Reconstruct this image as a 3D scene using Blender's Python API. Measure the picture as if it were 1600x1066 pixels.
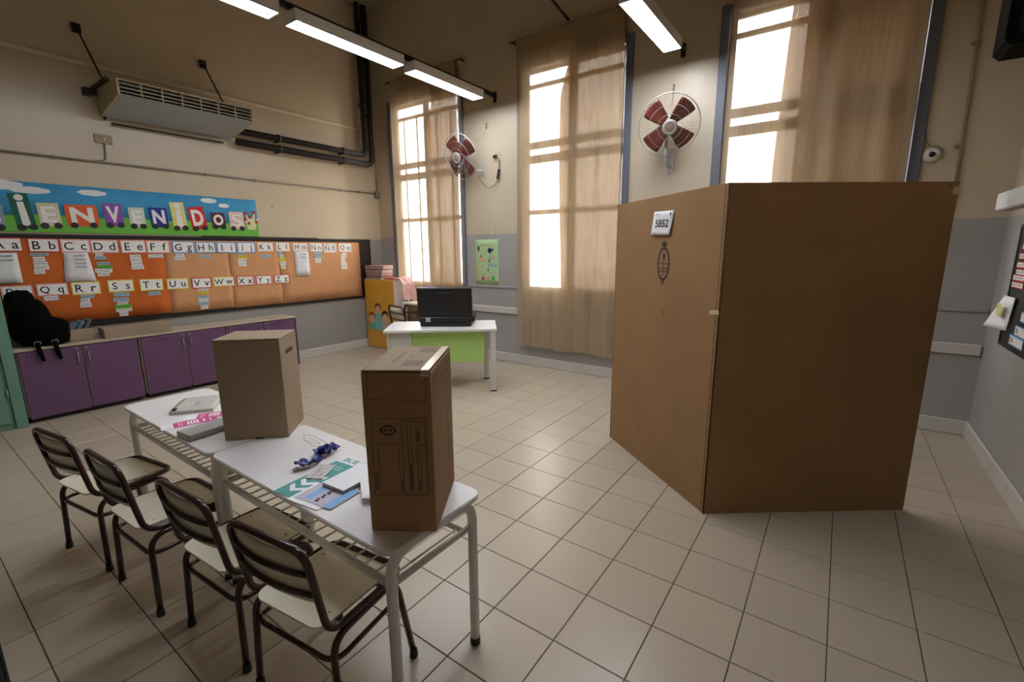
import bpy, math, random
from mathutils import Matrix, Vector
random.seed(7)
PI = math.pi
scene = bpy.context.scene
COL = scene.collection
for _o in list(bpy.data.objects):
    bpy.data.objects.remove(_o)

# ------------------------------------------------------------------ camera, sky, exposure
HC = 1.6
YAW, PITCH, ROLL, FPX = 0.61946, 0.19543, -0.00743, 715.72
cy, sy = math.cos(YAW), math.sin(YAW)
_f = Vector((-sy * math.cos(PITCH), cy * math.cos(PITCH), -math.sin(PITCH)))
_r = Vector((cy, sy, 0)); _u = _r.cross(_f)
_R = math.cos(ROLL) * _r + math.sin(ROLL) * _u
_U = -math.sin(ROLL) * _r + math.cos(ROLL) * _u
cam_data = bpy.data.cameras.new('camera')
cam_data.sensor_fit = 'HORIZONTAL'; cam_data.sensor_width = 36.0
cam_data.lens = FPX / 1600 * 36.0
cam_data.clip_start = 0.02
cam = bpy.data.objects.new('camera', cam_data)
COL.objects.link(cam)
cam.matrix_world = Matrix(((_R.x, _U.x, -_f.x, 0), (_R.y, _U.y, -_f.y, 0), (_R.z, _U.z, -_f.z, HC), (0, 0, 0, 1)))
scene.camera = cam

SKY_STRENGTH = 20.0
LAMP_STRENGTH = 30.0
EXPOSURE = 0.5
world = bpy.data.worlds.new('daylight')
scene.world = world
world.use_nodes = True
_bg = world.node_tree.nodes['Background']
_bg.inputs['Color'].default_value = (1.0, 0.985, 0.97, 1)
_bg.inputs['Strength'].default_value = SKY_STRENGTH
scene.view_settings.view_transform = 'Standard'
scene.view_settings.look = 'None'
scene.view_settings.gamma = 1.0
scene.view_settings.use_curve_mapping = False
scene.view_settings.exposure = EXPOSURE
scene.cycles.max_bounces = 8
scene.cycles.diffuse_bounces = 4
scene.cycles.glossy_bounces = 3
scene.cycles.transparent_max_bounces = 16
scene.cycles.sample_clamp_indirect = 8.0

# window openings (x0, x1) and the room
XL, XR, YB, YF, ZC = -6.55, 1.03, 5.30, -2.4, 5.3
WALL_T = 0.15
WIN = [(-6.10, -4.68), (-3.565, -2.19), (-1.13, 0.36)]
WZ0, WZ1 = 1.06, 3.83
for k, (x0, x1) in enumerate(WIN):          # sampling portals for the daylight
    ld = bpy.data.lights.new('daylight_portal', 'AREA')
    ld.shape = 'RECTANGLE'; ld.size = x1 - x0; ld.size_y = WZ1 - WZ0
    ld.cycles.is_portal = True
    lo = bpy.data.objects.new('daylight_portal', ld); COL.objects.link(lo)
    lo.location = ((x0 + x1) / 2, YB + WALL_T + 0.02, (WZ0 + WZ1) / 2)
    lo.rotation_euler = (-PI / 2, 0, 0)

# ------------------------------------------------------------------ materials
def lin(h):
    h = h.lstrip('#')
    c = [int(h[i:i + 2], 16) / 255 for i in (0, 2, 4)]
    return tuple(x / 12.92 if x <= .04045 else ((x + .055) / 1.055) ** 2.4 for x in c) + (1.0,)

_mats = {}
def mat(name, col, rough=0.6, metal=0.0, var=0.06, scale=6.0, bump=0.0, bscale=60.0, rnd=0.0, spec=0.5, coord='Object'):
    """Procedural principled material: noise-varied colour, optional bump and per-object variation."""
    if name in _mats:
        return _mats[name]
    m = bpy.data.materials.new(name); m.use_nodes = True
    nt = m.node_tree; N = nt.nodes; L = nt.links
    b = N['Principled BSDF']
    b.inputs['Roughness'].default_value = rough
    b.inputs['Metallic'].default_value = metal
    b.inputs['Specular IOR Level'].default_value = spec
    c = lin(col) if isinstance(col, str) else col
    tc = N.new('ShaderNodeTexCoord')
    nz = N.new('ShaderNodeTexNoise'); nz.inputs['Scale'].default_value = scale; nz.inputs['Detail'].default_value = 4
    L.new(tc.outputs[coord], nz.inputs['Vector'])
    mr = N.new('ShaderNodeMapRange')
    mr.inputs['From Min'].default_value = .3; mr.inputs['From Max'].default_value = .7
    mr.inputs['To Min'].default_value = 1 - var; mr.inputs['To Max'].default_value = 1 + var
    L.new(nz.outputs['Fac'], mr.inputs['Value'])
    val = mr.outputs['Result']
    if rnd:
        oi = N.new('ShaderNodeObjectInfo')
        m2 = N.new('ShaderNodeMapRange'); m2.inputs['To Min'].default_value = 1 - rnd; m2.inputs['To Max'].default_value = 1 + rnd
        L.new(oi.outputs['Random'], m2.inputs['Value'])
        mu = N.new('ShaderNodeMath'); mu.operation = 'MULTIPLY'
        L.new(val, mu.inputs[0]); L.new(m2.outputs['Result'], mu.inputs[1]); val = mu.outputs[0]
    vm = N.new('ShaderNodeVectorMath'); vm.operation = 'SCALE'
    vm.inputs[0].default_value = c[:3]
    L.new(val, vm.inputs['Scale'])
    L.new(vm.outputs['Vector'], b.inputs['Base Color'])
    if bump:
        n2 = N.new('ShaderNodeTexNoise'); n2.inputs['Scale'].default_value = bscale; n2.inputs['Detail'].default_value = 3
        L.new(tc.outputs[coord], n2.inputs['Vector'])
        bp = N.new('ShaderNodeBump'); bp.inputs['Strength'].default_value = bump; bp.inputs['Distance'].default_value = .01
        L.new(n2.outputs['Fac'], bp.inputs['Height']); L.new(bp.outputs['Normal'], b.inputs['Normal'])
    _mats[name] = m
    return m

def wall_paint(name, upper, lower, zsplit):
    m = mat(name, upper, rough=.42, var=.05, scale=1.3, bump=.05, bscale=9, coord='Generated')
    nt = m.node_tree; N = nt.nodes; L = nt.links
    g = N.new('ShaderNodeNewGeometry'); s = N.new('ShaderNodeSeparateXYZ'); L.new(g.outputs['Position'], s.inputs[0])
    gt = N.new('ShaderNodeMath'); gt.operation = 'GREATER_THAN'; gt.inputs[1].default_value = zsplit
    L.new(s.outputs['Z'], gt.inputs[0])
    mx = N.new('ShaderNodeMix'); mx.data_type = 'RGBA'
    L.new(gt.outputs[0], mx.inputs['Factor'])
    mx.inputs['A'].default_value = lin(lower); mx.inputs['B'].default_value = lin(upper)
    vm = next(n for n in N if n.type == 'VECT_MATH'); L.new(mx.outputs['Result'], vm.inputs[0])
    nz = next(n for n in N if n.type == 'TEX_NOISE'); L.new(g.outputs['Position'], nz.inputs['Vector'])
    return m

def cardboard(name, col, horizontal=False):
    m = mat(name, col, rough=.85, var=.07, scale=3.0, spec=.2)
    nt = m.node_tree; N = nt.nodes; L = nt.links
    tc = next(n for n in N if n.type == 'TEX_COORD')
    w = N.new('ShaderNodeTexWave'); w.bands_direction = 'Z' if horizontal else 'X'
    w.inputs['Scale'].default_value = 45; w.inputs['Distortion'].default_value = .6
    L.new(tc.outputs['Object'], w.inputs['Vector'])
    bp = N.new('ShaderNodeBump'); bp.inputs['Strength'].default_value = .08; bp.inputs['Distance'].default_value = .003
    L.new(w.outputs['Fac'], bp.inputs['Height']); L.new(bp.outputs['Normal'], N['Principled BSDF'].inputs['Normal'])
    return m

def emit(name, col, strength):
    m = bpy.data.materials.new(name); m.use_nodes = True
    nt = m.node_tree; nt.nodes.remove(nt.nodes['Principled BSDF'])
    e = nt.nodes.new('ShaderNodeEmission'); e.inputs['Color'].default_value = lin(col); e.inputs['Strength'].default_value = strength
    nt.links.new(e.outputs[0], nt.nodes['Material Output'].inputs['Surface'])
    return m

def fabric_sheer(name, col, clear):
    """Woven sheer: part of the light passes straight through the weave, the rest is scattered through or back."""
    m = bpy.data.materials.new(name); m.use_nodes = True
    nt = m.node_tree; N = nt.nodes; L = nt.links; N.remove(N['Principled BSDF'])
    tc = N.new('ShaderNodeTexCoord')
    nz = N.new('ShaderNodeTexNoise'); nz.inputs['Scale'].default_value = 5; nz.inputs['Detail'].default_value = 5
    mp = N.new('ShaderNodeMapping'); mp.inputs['Scale'].default_value = (9, 9, .6)
    L.new(tc.outputs['Object'], mp.inputs['Vector']); L.new(mp.outputs['Vector'], nz.inputs['Vector'])
    mr = N.new('ShaderNodeMapRange'); mr.inputs['From Min'].default_value = .3; mr.inputs['From Max'].default_value = .7
    mr.inputs['To Min'].default_value = .88; mr.inputs['To Max'].default_value = 1.1
    L.new(nz.outputs['Fac'], mr.inputs['Value'])
    vm = N.new('ShaderNodeVectorMath'); vm.operation = 'SCALE'; vm.inputs[0].default_value = lin(col)[:3]
    L.new(mr.outputs['Result'], vm.inputs['Scale'])
    d = N.new('ShaderNodeBsdfDiffuse'); t = N.new('ShaderNodeBsdfTranslucent'); tr = N.new('ShaderNodeBsdfTransparent')
    L.new(vm.outputs['Vector'], d.inputs['Color']); L.new(vm.outputs['Vector'], t.inputs['Color'])
    tr.inputs['Color'].default_value = (1.0, .96, .90, 1)
    a = N.new('ShaderNodeMixShader'); a.inputs[0].default_value = .11
    L.new(d.outputs[0], a.inputs[1]); L.new(t.outputs[0], a.inputs[2])
    b = N.new('ShaderNodeMixShader'); b.inputs[0].default_value = clear
    L.new(a.outputs[0], b.inputs[1]); L.new(tr.outputs[0], b.inputs[2])
    L.new(b.outputs[0], N['Material Output'].inputs['Surface'])
    return m

def clear_glass(name):
    m = bpy.data.materials.new(name); m.use_nodes = True
    nt = m.node_tree; N = nt.nodes; L = nt.links; N.remove(N['Principled BSDF'])
    tr = N.new('ShaderNodeBsdfTransparent'); g = N.new('ShaderNodeBsdfGlossy'); g.inputs['Roughness'].default_value = .03
    nz = N.new('ShaderNodeTexNoise'); nz.inputs['Scale'].default_value = 3
    mr = N.new('ShaderNodeMapRange'); mr.inputs['To Min'].default_value = .86; mr.inputs['To Max'].default_value = .97
    L.new(nz.outputs['Fac'], mr.inputs['Value']); L.new(mr.outputs['Result'], tr.inputs['Color'])
    x = N.new('ShaderNodeMixShader'); x.inputs[0].default_value = .06
    L.new(tr.outputs[0], x.inputs[1]); L.new(g.outputs[0], x.inputs[2])
    L.new(x.outputs[0], N['Material Output'].inputs['Surface'])
    return m

M_CREAM = '#c2b298'; M_GREY = '#a39f99'
m_wall = wall_paint('two_tone_wall_paint', M_CREAM, M_GREY, 1.83)
m_wall_l = wall_paint('two_tone_wall_paint_low', M_CREAM, '#98948d', 1.79)
m_wall_l.node_tree.nodes['Principled BSDF'].inputs['Roughness'].default_value = .27
m_ceil = mat('ceiling_paint', '#948972', .8, var=.03)
m_trim = mat('white_gloss_trim', '#c9c3b8', .4, var=.05, scale=3)
m_ledge = mat('grey_gloss_ledge', '#9a9a98', .4, var=.04)
m_tile = mat('beige_floor_tile', '#b5a690', .30, var=.035, scale=4, rnd=.035, bump=.02, bscale=25, spec=.45)
m_grout = mat('dark_grout', '#3a322b', .9, var=.15, scale=14)
m_frame = mat('blue_grey_window_paint', '#5f646e', .42, var=.06, scale=5)
m_glass = clear_glass('window_glass')
m_black = mat('black_paint', '#17130f', .45, var=.15)
m_blackm = mat('black_plastic', '#1c1b1c', .42, var=.1)
m_white = mat('white_paper', '#eceae8', .75, var=.03)
m_whitep = mat('white_plastic', '#d2cec6', .4, var=.03)
m_lam = mat('white_laminate', '#e6e1dc', .32, var=.02, scale=3)
m_wtube = mat('white_enamel_tube', '#dddbd7', .35, var=.05, scale=20)
m_brown = mat('brown_enamel_tube', '#3a2018', .22, var=.15, scale=20, spec=.6)
m_cream = mat('cream_laminate', '#e0d7bd', .38, var=.04, scale=5)
m_cardA = cardboard('kraft_cardboard', '#9b7852')
m_cardB = cardboard('light_kraft_cardboard', '#a08c73')
m_cardC = cardboard('dark_kraft_cardboard', '#a17f5f')
m_edge = mat('cardboard_dark_edge', '#4a3420', .9)
m_ink = mat('black_ink', '#2a211c', .8)
m_inkgrey = mat('grey_ink', '#7c6858', .8)
m_purple = mat('purple_laminate', '#6a4866', .42, var=.05, scale=4)
m_alu = mat('brushed_aluminium', '#a8a4a4', .35, .7, var=.06)
m_green_metal = mat('pale_green_enamel', '#6d9683', .45, var=.08, scale=4)
m_sky = mat('sky_blue_paper', '#3f93bd', .85, var=.05, bump=.1, bscale=12)
m_grass = mat('grass_green_paper', '#6bb342', .85, var=.06)
m_or1 = mat('deep_orange_crepe', '#c2601a', .85, var=.08, scale=4, bump=.8, bscale=9)
m_or2 = mat('light_orange_crepe', '#cc9364', .85, var=.06, scale=4, bump=.8, bscale=9)
m_tape = mat('clear_tape', '#d8c9ae', .2, var=.1)
m_darkpipe = mat('dark_brown_pipe', '#241a15', .5, var=.15)
m_conduit = mat('grey_conduit', '#857d70', .5, .2, var=.1)
m_teal = mat('teal_print', '#3f8e88', .5, var=.04)
m_navy = mat('navy_ribbon', '#1d2372', .4, var=.15, scale=40)
m_yellow = mat('yellow_laminate', '#dca336', .5, var=.04)
m_lime = mat('lime_laminate', '#b6da7c', .45, var=.04)
m_pinkcloth = mat('pink_cloth', '#e2b4aa', .9, var=.1, bump=.2)
m_lamp = emit('lamp_diffuser_light', '#eef4ff', LAMP_STRENGTH)
m_lamphouse = mat('lamp_housing_white', '#d8d6d2', .4, var=.02)
def flat(name, col, rough=.8):
    return mat(name, col, rough, var=.05, scale=20)

# ------------------------------------------------------------------ mesh builder
class MB:
    def __init__(s):
        s.v = []; s.f = []; s.sm = []; s.x = Matrix.Identity(4)
    def at(s, m):
        s.x = m; return s
    def add(s, vs, fs, smooth=False):
        o = len(s.v)
        s.v += [tuple(s.x @ Vector(p)) for p in vs]
        s.f += [tuple(i + o for i in q) for q in fs]
        s.sm += [smooth] * len(fs)
        return s
    def box(s, x0, y0, z0, x1, y1, z1):
        v = [(x, y, z) for z in (z0, z1) for y in (y0, y1) for x in (x0, x1)]
        return s.add(v, [(0, 2, 3, 1), (4, 5, 7, 6), (0, 1, 5, 4), (2, 6, 7, 3), (0, 4, 6, 2), (1, 3, 7, 5)])
    def rbox(s, x0, y0, z0, x1, y1, z1, b=.004):
        """box with chamfered edges"""
        b = min(b, (x1 - x0) / 2.01, (y1 - y0) / 2.01, (z1 - z0) / 2.01)
        X = (x0, x1); Y = (y0, y1); Z = (z0, z1); S = (1, -1)
        v = []; idx = {}
        for i in (0, 1):
            for j in (0, 1):
                for k in (0, 1):
                    c = (X[i], Y[j], Z[k]); d = (S[i] * b, S[j] * b, S[k] * b)
                    for a in range(3):
                        p = [c[q] + (0 if q == a else d[q]) for q in range(3)]
                        idx[(i, j, k, a)] = len(v); v.append(p)
        F = []
        for a in range(3):
            o1, o2 = [(1, 2), (2, 0), (0, 1)][a]
            for e in (0, 1):
                q = []
                for (p1, p2) in ((0, 0), (1, 0), (1, 1), (0, 1)):
                    t = [0, 0, 0]; t[a] = e; t[o1] = p1; t[o2] = p2
                    q.append(idx[(*t, a)])
                F.append(tuple(q) if e else tuple(reversed(q)))
        for a in range(3):
            o1, o2 = [(1, 2), (2, 0), (0, 1)][a]
            for p1 in (0, 1):
                for p2 in (0, 1):
                    t0 = [0, 0, 0]; t0[o1] = p1; t0[o2] = p2; t1 = list(t0); t1[a] = 1
                    q = (idx[(*t0, o1)], idx[(*t1, o1)], idx[(*t1, o2)], idx[(*t0, o2)])
                    F.append(q if p1 != p2 else tuple(reversed(q)))
        for i in (0, 1):
            for j in (0, 1):
                for k in (0, 1):
                    q = tuple(idx[(i, j, k, a)] for a in range(3))
                    F.append(q if (i + j + k) % 2 else tuple(reversed(q)))
        return s.add(v, F)
    def prism(s, poly, z0, z1, smooth=False):
        n = len(poly)
        v = [(x, y, z0) for x, y in poly] + [(x, y, z1) for x, y in poly]
        s.add(v, [tuple(range(n - 1, -1, -1)), tuple(range(n, 2 * n))])
        o = len(s.v) - 2 * n
        for i in range(n):
            j = (i + 1) % n
            s.f.append((o + i, o + j, o + n + j, o + n + i)); s.sm.append(smooth)
        return s
    def tube(s, pts, r, n=8, closed=False, caps=True):
        P = [Vector(p) for p in pts]; m = len(P); v = []; up = None
        rr = r if isinstance(r, (list, tuple)) else [r] * m
        for i, p in enumerate(P):
            a = P[(i - 1) % m] if closed or i > 0 else p
            b = P[(i + 1) % m] if closed or i < m - 1 else p
            t = (b - a)
            t = t.normalized() if t.length > 1e-9 else Vector((0, 0, 1))
            if up is None:
                up = t.orthogonal().normalized()
            up = (up - t * up.dot(t))
            up = up.normalized() if up.length > 1e-6 else t.orthogonal().normalized()
            w = t.cross(up)
            v += [tuple(p + rr[i] * (math.cos(2 * PI * k / n) * up + math.sin(2 * PI * k / n) * w)) for k in range(n)]
        F = []
        for i in range(m if closed else m - 1):
            j = (i + 1) % m
            off = 0
            if closed and j == 0:        # match the twist at the seam
                off = min(range(n), key=lambda q: (Vector(v[i * n]) - Vector(v[q])).length)
            for k in range(n):
                F.append((i * n + k, i * n + (k + 1) % n, j * n + (k + 1 + off) % n, j * n + (k + off) % n))
        s.add(v, F, True)
        if caps and not closed:
            o = len(s.v) - len(v)
            s.f += [tuple(o + k for k in range(n - 1, -1, -1)), tuple(o + (m - 1) * n + k for k in range(n))]; s.sm += [False, False]
        return s
    def lathe(s, prof, n=24, smooth=True):
        v = []
        for r, z in prof:
            v += [(r * math.cos(2 * PI * k / n), r * math.sin(2 * PI * k / n), z) for k in range(n)]
        F = []
        for i in range(len(prof) - 1):
            for k in range(n):
                F.append((i * n + k, i * n + (k + 1) % n, (i + 1) * n + (k + 1) % n, (i + 1) * n + k))
        F.append(tuple(range(n - 1, -1, -1))); F.append(tuple((len(prof) - 1) * n + k for k in range(n)))
        return s.add(v, F, smooth)
    def grid(s, fn, nu, nv, smooth=True):
        v = [fn(i / nu, j / nv) for j in range(nv + 1) for i in range(nu + 1)]
        F = [(j * (nu + 1) + i, j * (nu + 1) + i + 1, (j + 1) * (nu + 1) + i + 1, (j + 1) * (nu + 1) + i) for j in range(nv) for i in range(nu)]
        return s.add(v, F, smooth)
    def slab(s, fn, nu, nv, th):
        """a sheet with thickness along z"""
        s.grid(fn, nu, nv); s.grid(lambda a, b: tuple(Vector(fn(1 - a, b)) - Vector((0, 0, th))), nu, nv)
        n = nu + 1; o = len(s.v) - 2 * n * (nv + 1); h = n * (nv + 1)
        T = lambda i, j: o + j * n + i
        B = lambda i, j: o + h + j * n + (nu - i)
        for i in range(nu):
            s.f += [(T(i, 0), B(i, 0), B(i + 1, 0), T(i + 1, 0)), (T(i + 1, nv), B(i + 1, nv), B(i, nv), T(i, nv))]; s.sm += [False] * 2
        for j in range(nv):
            s.f += [(T(0, j + 1), B(0, j + 1), B(0, j), T(0, j)), (T(nu, j), B(nu, j), B(nu, j + 1), T(nu, j + 1))]; s.sm += [False] * 2
        return s
    def line(s, pts, w, z=0.0, th=.0006, closed=False):
        """flat printed line of width w along 2D points in the local xy plane"""
        n = len(pts)
        for i in range(n if closed else n - 1):
            a = Vector(pts[i]); b = Vector(pts[(i + 1) % n]); d = b - a
            if d.length < 1e-7: continue
            t = d.normalized(); q = Vector((-t.y, t.x)) * w / 2; e = t * w / 2
            s.prism([tuple(a - q - e), tuple(b - q + e), tuple(b + q + e), tuple(a + q - e)], z, z + th)
        return s
    def mesh(s, name):
        me = bpy.data.meshes.new(name)
        me.from_pydata(s.v, [], s.f)
        me.polygons.foreach_set('use_smooth', s.sm)
        me.update()
        return me

def ell(cx, cy_, rx, ry, n=20, a0=0.0, a1=2 * PI):
    full = abs(a1 - a0 - 2 * PI) < 1e-6
    m = n if full else n - 1
    return [(cx + rx * math.cos(a0 + (a1 - a0) * k / m), cy_ + ry * math.sin(a0 + (a1 - a0) * k / m)) for k in range(n)]
def rrect(x0, y0, x1, y1, r, n=5):
    P = []
    for cx, cy_, a in ((x1 - r, y0 + r, -PI / 2), (x1 - r, y1 - r, 0), (x0 + r, y1 - r, PI / 2), (x0 + r, y0 + r, PI)):
        P += [(cx + r * math.cos(a + PI / 2 * k / n), cy_ + r * math.sin(a + PI / 2 * k / n)) for k in range(n + 1)]
    return P
def fillet(pts, r, n=5, closed=False):
    P = [Vector(p) for p in pts]; m = len(P); out = []
    for i, p in enumerate(P):
        if not closed and i in (0, m - 1):
            out.append(p); continue
        a = P[(i - 1) % m] - p; b = P[(i + 1) % m] - p
        q = min(r, a.length * .48, b.length * .48)
        A = p + a.normalized() * q; B = p + b.normalized() * q
        for k in range(n + 1):
            t = k / n
            out.append((1 - t) ** 2 * A + 2 * t * (1 - t) * p + t * t * B)
    return out

# ------------------------------------------------------------------ objects
def ob(name, mb, m, parent=None):
    me = mb.mesh(name) if isinstance(mb, MB) else mb
    if m is not None and not me.materials: me.materials.append(m)
    o = bpy.data.objects.new(name, me); COL.objects.link(o)
    if parent is not None: o.parent = parent
    return o
def tag(o, label, cat, group=None):
    o['label'] = label; o['category'] = cat
    if group: o['group'] = group
    return o
def thing(name, label, cat, loc=(0, 0, 0), rz=0.0, group=None, frame=None):
    o = bpy.data.objects.new(name, None); COL.objects.link(o)
    o.empty_display_size = .05
    o.matrix_world = (frame if frame is not None else Matrix.Identity(4)) @ Matrix.Translation(loc) @ Matrix.Rotation(rz, 4, 'Z')
    return tag(o, label, cat, group)
def struct(name, mb, m, parent=None):
    o = ob(name, mb, m, parent)
    if parent is None: o['kind'] = 'structure'
    return o
def sempty(name, loc=(0, 0, 0)):
    o = bpy.data.objects.new(name, None); COL.objects.link(o); o.location = loc
    o['kind'] = 'structure'; return o
def copy_tree(o, parent=None):
    c = o.copy(); COL.objects.link(c)
    if parent is not None: c.parent = parent
    for ch in [q for q in COL.objects if q.parent == o]:
        copy_tree(ch, c)
    return c
def frame(origin, x, y):
    x = Vector(x); y = Vector(y); z = x.cross(y)
    return Matrix(((x.x, y.x, z.x, origin[0]), (x.y, y.y, z.y, origin[1]), (x.z, y.z, z.z, origin[2]), (0, 0, 0, 1)))
FL = frame((XL, 0, 0), (0, 1, 0), (0, 0, 1))      # left wall:  u = Y, v = Z, n into the room
FB = frame((0, YB, 0), (1, 0, 0), (0, 0, 1))      # back wall:  u = X, v = Z
FR = frame((XR, 0, 0), (0, -1, 0), (0, 0, 1))     # right wall: u = -Y, v = Z

def text_mesh(s, size, bold=0.0, fit=None, shear=0.0):
    """letters as a flat mesh centred on the origin of the xy plane"""
    c = bpy.data.curves.new('lettering', 'FONT'); c.body = s; c.size = size; c.offset = bold; c.shear = shear; c.resolution_u = 3
    o = bpy.data.objects.new('lettering', c); COL.objects.link(o)
    dg = bpy.context.evaluated_depsgraph_get()
    me = bpy.data.meshes.new_from_object(o.evaluated_get(dg))
    bpy.data.objects.remove(o); bpy.data.curves.remove(c)
    xs = [v.co.x for v in me.vertices]; ys = [v.co.y for v in me.vertices]
    cx, cy_ = (min(xs) + max(xs)) / 2, (min(ys) + max(ys)) / 2
    w, h = max(xs) - min(xs), max(ys) - min(ys)
    kx = ky = 1.0
    if fit:
        ky = fit[1] / h; kx = fit[0] / w if fit[0] else ky
    for v in me.vertices:
        v.co.x = (v.co.x - cx) * kx; v.co.y = (v.co.y - cy_) * ky
    me.materials.clear(); me.name = 'lettering'
    return me
def lettering(s, parent, x, y, z, fit=None, size=.1, m=None, bold=0.0, rz=0.0, name='lettering', shear=0.0):
    o = ob(name, text_mesh(s, size, bold, fit, shear), m or m_ink, parent)
    o.matrix_local = Matrix.Translation((x, y, z)) @ Matrix.Rotation(rz, 4, 'Z')
    return o
def scribble(mb, x0, x1, y, h, z, w=.003, step=None):
    """a row of pen strokes, too small to read in the photograph"""
    x = x0; step = step or h * .75
    while x < x1 - w:
        k = random.random()
        mb.prism([(x, y), (x + w, y), (x + w, y + h), (x, y + h)], z, z + .0004)
        if k > .35:
            yy = y + h * random.choice((0, .45, .85))
            mb.prism([(x, yy), (min(x + step * .62, x1), yy), (min(x + step * .62, x1), yy + w), (x, yy + w)], z, z + .0004)
        x += step
    return mb

# ================================================================== THE ROOM
S = 0.310861; OX = -0.815998; OY = 1.426101
GAP = 0.0034
fl = struct('floor', MB().box(XL - .1, YF - .1, -.12, XR + .1, YB + .1, -.004), m_grout)
ch = .0022
def tile_geo(mb, x0, y0, x1, y1):
    g = GAP / 2
    x0 += g; y0 += g; x1 -= g; y1 -= g; t = 0.0; lo = -.006
    v = [(x0, y0, lo), (x1, y0, lo), (x1, y1, lo), (x0, y1, lo), (x0, y0, t - ch), (x1, y0, t - ch), (x1, y1, t - ch), (x0, y1, t - ch),
         (x0 + ch, y0 + ch, t), (x1 - ch, y0 + ch, t), (x1 - ch, y1 - ch, t), (x0 + ch, y1 - ch, t)]
    F = [(8, 9, 10, 11)]
    for k in range(4):
        j = (k + 1) % 4
        F += [(k, j, 4 + j, 4 + k), (4 + k, 4 + j, 8 + j, 8 + k)]
    return mb.add(v, F)
cells = []
i0 = math.floor((XL - OX) / S); i1 = math.ceil((XR - OX) / S); j0 = math.floor((YF - OY) / S); j1 = math.ceil((YB - OY) / S)
def in_view(x, y):
    p = Vector((x, y, -HC)); zc = p.dot(_f)
    if zc < .25: return False
    u = 800 + FPX * p.dot(_R) / zc; v = 533 - FPX * p.dot(_U) / zc
    return -60 < u < 1660 and v < 1130
for i in range(i0, i1):
    for j in range(j0, j1):
        x0 = max(OX + i * S, XL); x1 = min(OX + (i + 1) * S, XR); y0 = max(OY + j * S, YF); y1 = min(OY + (j + 1) * S, YB)
        if x1 - x0 < .02 or y1 - y0 < .02: continue
        d = math.hypot((x0 + x1) / 2, (y0 + y1) / 2)
        cells.append((0 if in_view((x0 + x1) / 2, (y0 + y1) / 2) else 1, d, x0, y0, x1, y1))
cells.sort()
full_tile = tile_geo(MB(), 0, 0, S, S).mesh('tile'); full_tile.materials.append(m_tile)
rest = MB(); n_sep = 0
for vis, d, x0, y0, x1, y1 in cells:
    if vis == 0 and n_sep < 298:
        n_sep += 1
        if abs(x1 - x0 - S) < 1e-5 and abs(y1 - y0 - S) < 1e-5:
            t = ob('tile', full_tile, None, fl); t.location = (x0, y0, 0)
        else:
            t = ob('tile', tile_geo(MB(), 0, 0, x1 - x0, y1 - y0), m_tile, fl); t.location = (x0, y0, 0)
    else:
        tile_geo(rest, x0, y0, x1, y1)
r_ = ob('tile_field', rest, m_tile, fl); r_['kind'] = 'stuff'

struct('ceiling', MB().box(XL - .1, YF - .1, ZC, XR + .1, YB + .1, ZC + .15), m_ceil)
struct('wall_left', MB().box(XL - .2, YF - .2, -.1, XL, YB + WALL_T, ZC + .1), m_wall_l)
struct('wall_right', MB().box(XR, YF - .2, -.1, XR + .2, YB + WALL_T, ZC + .1), m_wall)
struct('wall_front', MB().box(XL, YF - .2, -.1, XR, YF, ZC + .1), m_wall)
wb = MB()
xs = [XL] + [q for w in WIN for q in w] + [XR]
for k in range(0, len(xs), 2):
    wb.box(xs[k], YB, -.1, xs[k + 1], YB + WALL_T, ZC + .1)
for x0, x1 in WIN:
    wb.box(x0, YB, -.1, x1, YB + WALL_T, WZ0); wb.box(x0, YB, WZ1, x1, YB + WALL_T, ZC + .1)
struct('wall_back', wb, m_wall)

struct('baseboard_back', MB().rbox(XL, YB - .022, 0, XR, YB, .13, .006), m_trim)
struct('baseboard_left', MB().rbox(XL, YF, 0, XL + .022, YB - .022, .13, .006), m_trim)
struct('baseboard_right', MB().rbox(XR - .022, YF, 0, XR, YB - .022, .13, .006), m_trim)
struct('trim_1', MB().rbox(XL, YB - .026, .705, XR - .012, YB, .80, .008), m_trim)
struct('trim_2', MB().rbox(XL, YB - .016, 1.068, XR - .012, YB, 1.10, .005), m_ledge)

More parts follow.
